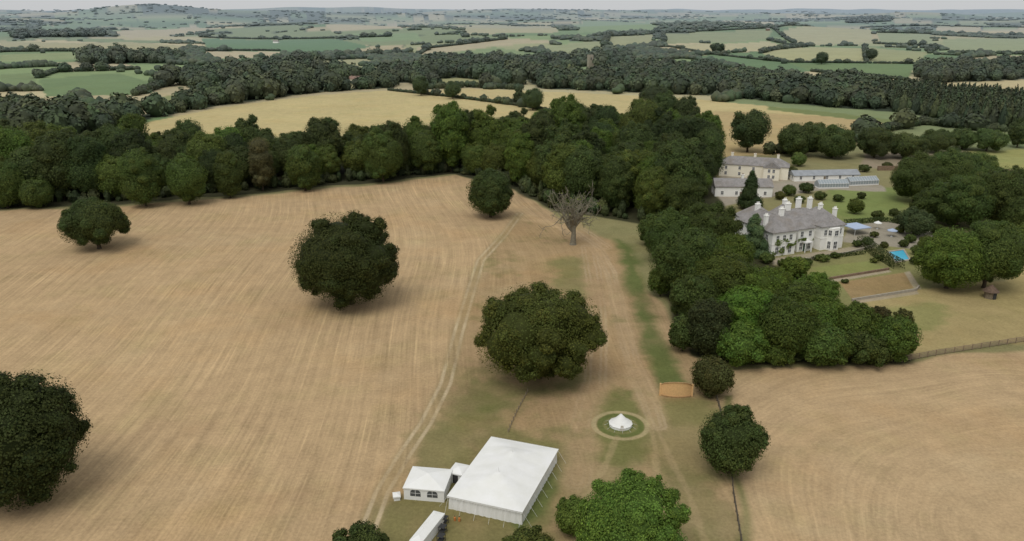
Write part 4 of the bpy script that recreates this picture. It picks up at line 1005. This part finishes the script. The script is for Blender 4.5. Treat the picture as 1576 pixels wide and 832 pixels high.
def greenhouse(pa, pb, depth):
    p0 = G(*pa); p1 = G(*pb); d = p1-p0; L = float(np.linalg.norm(d[:2])); ang = math.atan2(d[1], d[0]); e = thing("greenhouse", p0, ang, "pale glasshouse with white frame by kitchen garden", "greenhouse", "glasshouses by the kitchen garden")
    mb = MB(); mb.box(0, L, 0, depth, .5, 2.); hiproof(mb, 0, L, 0, depth, 2.02, 1.5, 'gable', .02); ob("glass", mb.mesh("glass", M_GHGLASS), e)
    f = MB(); f.box(-.05, L+.05, -.05, depth+.05, -.2, .52); n = int(L/1.2)
    for i in range(n+1):
        x = L*i/n; f.tube([(x, -.04, .5), (x, -.04, 2.03), (x, depth/2, 3.58), (x, depth+.04, 2.03), (x, depth+.04, .5)], [.05]*5, 4)
    f.tube([(0, depth/2, 3.58), (L, depth/2, 3.58)], [.07, .07], 4); f.tube([(0, -.05, 2.05), (L, -.05, 2.05)], [.06, .06], 4); ob("frame", f.mesh("frame", M_PAINT), e)
greenhouse((1260, 290), (1306, 289), 4.5); greenhouse((1308, 286), (1352, 284), 5)
def parasol(px, py, w, mat, label):
    g = G(px, py); e = thing("garden_parasol", g, .4, label, "parasol"); mb = MB(); n = 8
    vs = [(w/2*math.cos(2*math.pi*k/n), w/2*math.sin(2*math.pi*k/n), 2.3) for k in range(n)]+[(0, 0, 3.0)]+[(w/2*math.cos(2*math.pi*k/n), w/2*math.sin(2*math.pi*k/n), 2.1) for k in range(n)]
    mb.add(vs, [(k, (k+1) % n, 8) for k in range(n)]+[(k, k+9, (k+1) % n+9, (k+1) % n) for k in range(n)]); ob("canopy", mb.mesh("canopy", mat), e)
    mb = MB(); mb.tube([(0, 0, 0), (0, 0, 2.95)], [.05, .04], 6); mb.tube([(0, 0, 0), (0, 0, .12)], [.4, .4], 10); ob("pole", mb.mesh("pole", M_PAINT), e)
def gazebo(px, py, w, mat):
    g = G(px, py); e = thing("garden_gazebo", g, .35, "pale blue canopy gazebo with white legs on terrace", "gazebo"); h = w/2; mb = MB()
    mb.add([(-h, -h, 2.6), (h, -h, 2.6), (h, h, 2.6), (-h, h, 2.6), (0, 0, 3.8)], [(0, 1, 4), (1, 2, 4), (2, 3, 4), (3, 0, 4)])
    mb.add([(-h, -h, 2.6), (h, -h, 2.6), (h, h, 2.6), (-h, h, 2.6), (-h, -h, 2.3), (h, -h, 2.3), (h, h, 2.3), (-h, h, 2.3)], [(0, 4, 5, 1), (1, 5, 6, 2), (2, 6, 7, 3), (3, 7, 4, 0)])
    ob("canopy", mb.mesh("canopy", mat), e)
    lm = MB(); lm.tube([(0, 0, 0), (0, 0, 2.5)], [.06, .06], 6); lm = lm.mesh("leg", M_PAINT)
    for x in (-1, 1):
        for y in (-1, 1): ob("leg", lm, e, (x*h*.96, y*h*.96, 0))
gazebo(1316, 358, 7., M_BLUE)
parasol(1372, 364, 3.4, M_BLUE, "pale blue garden parasol open on the terrace"); parasol(1350, 352, 2.8, M_CANVAS, "white garden parasol open on the terrace")
def pool():
    p = GP([(1368, 388), (1390, 385), (1399, 399), (1379, 402)]); c = p.mean(0); mb = MB(); o = c+(p-c)*1.25
    mb.add([(*(q), .16) for q in o]+[(*q, .16) for q in p]+[(*q, -.3) for q in o], [(0, 1, 5, 4), (1, 2, 6, 5), (2, 3, 7, 6), (3, 0, 4, 7), (8, 9, 1, 0), (9, 10, 2, 1), (10, 11, 3, 2), (11, 8, 0, 3)])
    mb.v = [(v[0]-c[0], v[1]-c[1], v[2]) for v in mb.v]
    e = thing("swimming_pool", (c[0], c[1], 0), 0, "bright blue swimming pool with pale stone surround", "swimming pool"); ob("surround", mb.mesh("surround", M_STONE), e)
    w = MB(); w.add([(*(q-c), .08) for q in p], [(0, 1, 2, 3)]); ob("water", w.mesh("water", M_WATER), e)
pool()
def wall_line(name, label, line, h, t, mat, cat="wall"):
    Q_ = GP(line); o = Q_[0]; e_v = MB()
    for a, b in zip(Q_[:-1], Q_[1:]):
        d = (b-a)/np.linalg.norm(b-a); nn = np.array([-d[1], d[0]])*t/2; a = a-o; b = b-o
        q = [a-nn, b-nn, b+nn, a+nn]; e_v.add([(*p, -.3) for p in q]+[(*p, h) for p in q], [(0, 3, 2, 1), (4, 5, 6, 7), (0, 1, 5, 4), (1, 2, 6, 5), (2, 3, 7, 6), (3, 0, 4, 7)])
    ob(name, e_v.mesh(name, mat), loc=(o[0], o[1], 0), label=label, category=cat)
wall_line("garden_wall", "low brick retaining wall below terrace lawn", [(1276, 430), (1368, 415)], .7, .4, M_WALLST)
wall_line("garden_wall", "low stone retaining wall around the lower lawn", [(1311, 463), (1410, 447), (1414, 442)], .7, .4, M_STONE)
wall_line("terrace_wall", "pale stone terrace wall before the white house", [(1196, 407), (1302, 391), (1340, 381)], .8, .35, M_STONE)
wall_line("kitchen_garden_wall", "old brick wall of the kitchen garden", [(1350, 262), (1480, 262), (1560, 268)], 2.2, .5, M_WALLST)
def clipped(line, w, h, label):
    Q_ = GP(line); P = []
    r = np.random.default_rng(int(line[0][0]))
    for a, b in zip(Q_[:-1], Q_[1:]):
        L = np.linalg.norm(b-a); d = (b-a)/L; nn = np.array([-d[1], d[0]]); m = int(L*(w+2*h)*14)
        for _ in range(m):
            t = r.random()*L; s = r.uniform(-w/2-h, w/2+h)
            if abs(s) < w/2: P.append((*(a+d*t+nn*s), h, 0, 0, 1))
            else: P.append((*(a+d*t+nn*math.copysign(w/2, s)), h-(abs(s)-w/2), *(nn*math.copysign(1, s)), .3))
    P = np.array(P); o = Q_[0]; V, Q = leafquads(P[:, :3]-[o[0], o[1], 0]+r.normal(size=(len(P), 3))*.05, P[:, 3:]+r.normal(size=(len(P), 3))*.2, .42, r)
    ob("garden_hedge", npmesh("garden_hedge", V, Q, M_LEAF, np.repeat(r.uniform(.5, .85, (len(P), 1)), 4, 0)*np.ones(3)), loc=(o[0], o[1], 0), label=label, category="hedge")
clipped([(1326, 374), (1350, 394), (1384, 414)], 3.2, 2.6, "dark clipped hedge screening the swimming pool")
clipped([(1250, 400), (1330, 390)], 1.2, 1., "low clipped hedge along the terrace lawn")
clipped([(1300, 345), (1360, 340), (1440, 352)], 1.5, 1.6, "clipped hedge behind the garden terrace")
def hut():
    g = G(1523, 458); e = thing("summer_house", g, .3, "small round thatched summer house on dry lawn", "summer house"); mb = MB(); n = 8
    vs = [(1.5*math.cos(2*math.pi*k/n), 1.5*math.sin(2*math.pi*k/n), z) for z in (0, 2.2) for k in range(n)]; mb.add(vs, [(k, (k+1) % n, n+(k+1) % n, n+k) for k in range(n)]); ob("wall", mb.mesh("wall", M_WOOD), e)
    mb = MB(); vs = [(2.2*math.cos(2*math.pi*k/n), 2.2*math.sin(2*math.pi*k/n), 2.0) for k in range(n)]+[(0, 0, 3.9)]; mb.add(vs, [(k, (k+1) % n, n) for k in range(n)]+[tuple(range(n-1, -1, -1))]); ob("roof", mb.mesh("roof", M_THATCH), e)
    mb = MB(); mb.box(-.5, .5, -1.6, -1.45, 0, 1.9); ob("door", mb.mesh("door", M_RAIL), e)
hut()
def cottmesh(w, d, ev, rh, wm, rm):
    a = MB(); a.box(0, w, 0, d, -2, ev)
    for x in (0, w): a.add([(x, 0, ev), (x, d, ev), (x, d/2, ev+rh*.93)], [(0, 1, 2)])
    b = MB(); hiproof(b, 0, w, 0, d, ev+.1, rh, 'gable', .4); c = MB(); c.box(w*.15, w*.15+1, d/2-.5, d/2+.5, ev, ev+rh+1.2)
    return a.mesh("wall", wm), b.mesh("roof", rm), c.mesh("chimney", rm)
M_BRK = simple("red_brick", (.27, .18, .14), .15, .5)
CM = [cottmesh(10, 6, 4.4, 2.4, M_WHITE, M_TILE), cottmesh(12, 6.5, 4.5, 2.6, M_CREAM, M_TILE), cottmesh(14, 7.5, 4.2, 2.6, M_WHITE, M_SLATE), cottmesh(10, 6, 4.5, 2.6, M_BRK, M_SLATE)]
r = np.random.default_rng(21)
spots = [(r.uniform(662, 778), r.uniform(93, 112)) for _ in range(26)]+[(505, 134), (540, 128), (556, 131), (1180, 47), (420, 66), (330, 120)]
for px, py in spots:
    g = G(px, py); m = CM[r.integers(4)]
    e = thing("cottage", (g[0], g[1], height(g[0], g[1])), r.uniform(-.6, .6), "small village house with pitched roof among trees", "house", "houses of the distant village")
    ob("wall", m[0], e); ro = ob("roof", m[1], e); ob("chimney", m[2], ro)
def church():
    g = G(908, 106); e = thing("church", g, .3, "grey stone church tower rising above the trees", "church"); mb = MB(); mb.box(-3.5, 3.5, -3.5, 3.5, -2, 19)
    for k in range(4):
        for s in (-1, 1): mb.box(-3.5+k*2, -2.6+k*2, s*3.3-.25, s*3.3+.25, 19, 20.2); mb.box(s*3.3-.2, s*3.3+.2, -3.4+k*2, -2.6+k*2, 19, 20.1)
    mb.box(3.5, 20, -4, 4, -2, 8); ob("tower", mb.mesh("tower", M_STONE), e)
    rb = MB(); hiproof(rb, 3.5, 20, -4, 4, 8.1, 4, 'gable', .3); ob("roof", rb.mesh("roof", M_SLATE), e)
    wb = MB(); wb.box(-.8, .8, -3.56, -3.51, 13, 16.5); ob("window", wb.mesh("window", M_GLASS), e)
church()

# ------------------------------------------------------------------ light : bright haze / thin overcast
W = bpy.data.worlds.new("World"); S.world = W; W.use_nodes = True; nt = W.node_tree; bg = nt.nodes["Background"]
sky = N(nt, "ShaderNodeTexSky", sky_type='NISHITA'); sky.sun_disc = False
EL, AZ = math.radians(60), math.radians(205)
sky.sun_elevation = EL; sky.sun_rotation = AZ; sky.dust_density = 2; sky.air_density = 1.
hs = N(nt, "ShaderNodeHueSaturation"); hs.inputs["Saturation"].default_value = .5; nt.links.new(sky.outputs[0], hs.inputs["Color"])
cl = mixc(nt, .8, hs.outputs[0], (5.5, 5.6, 5.7)); nt.links.new(cl, bg.inputs["Color"])
bg.inputs["Strength"].default_value = .12
sl = bpy.data.lights.new("sun", 'SUN'); sl.energy = 1.5; sl.angle = math.radians(36); sl.color = (1, .96, .89)
so = bpy.data.objects.new("sun", sl); COL.objects.link(so)
dirv = Vector((math.sin(AZ)*math.cos(EL), math.cos(AZ)*math.cos(EL), math.sin(EL)))
so.rotation_euler = dirv.to_track_quat('Z', 'Y').to_euler()
S.view_settings.view_transform = 'Standard'; S.view_settings.look = 'None'; S.view_settings.exposure = 0
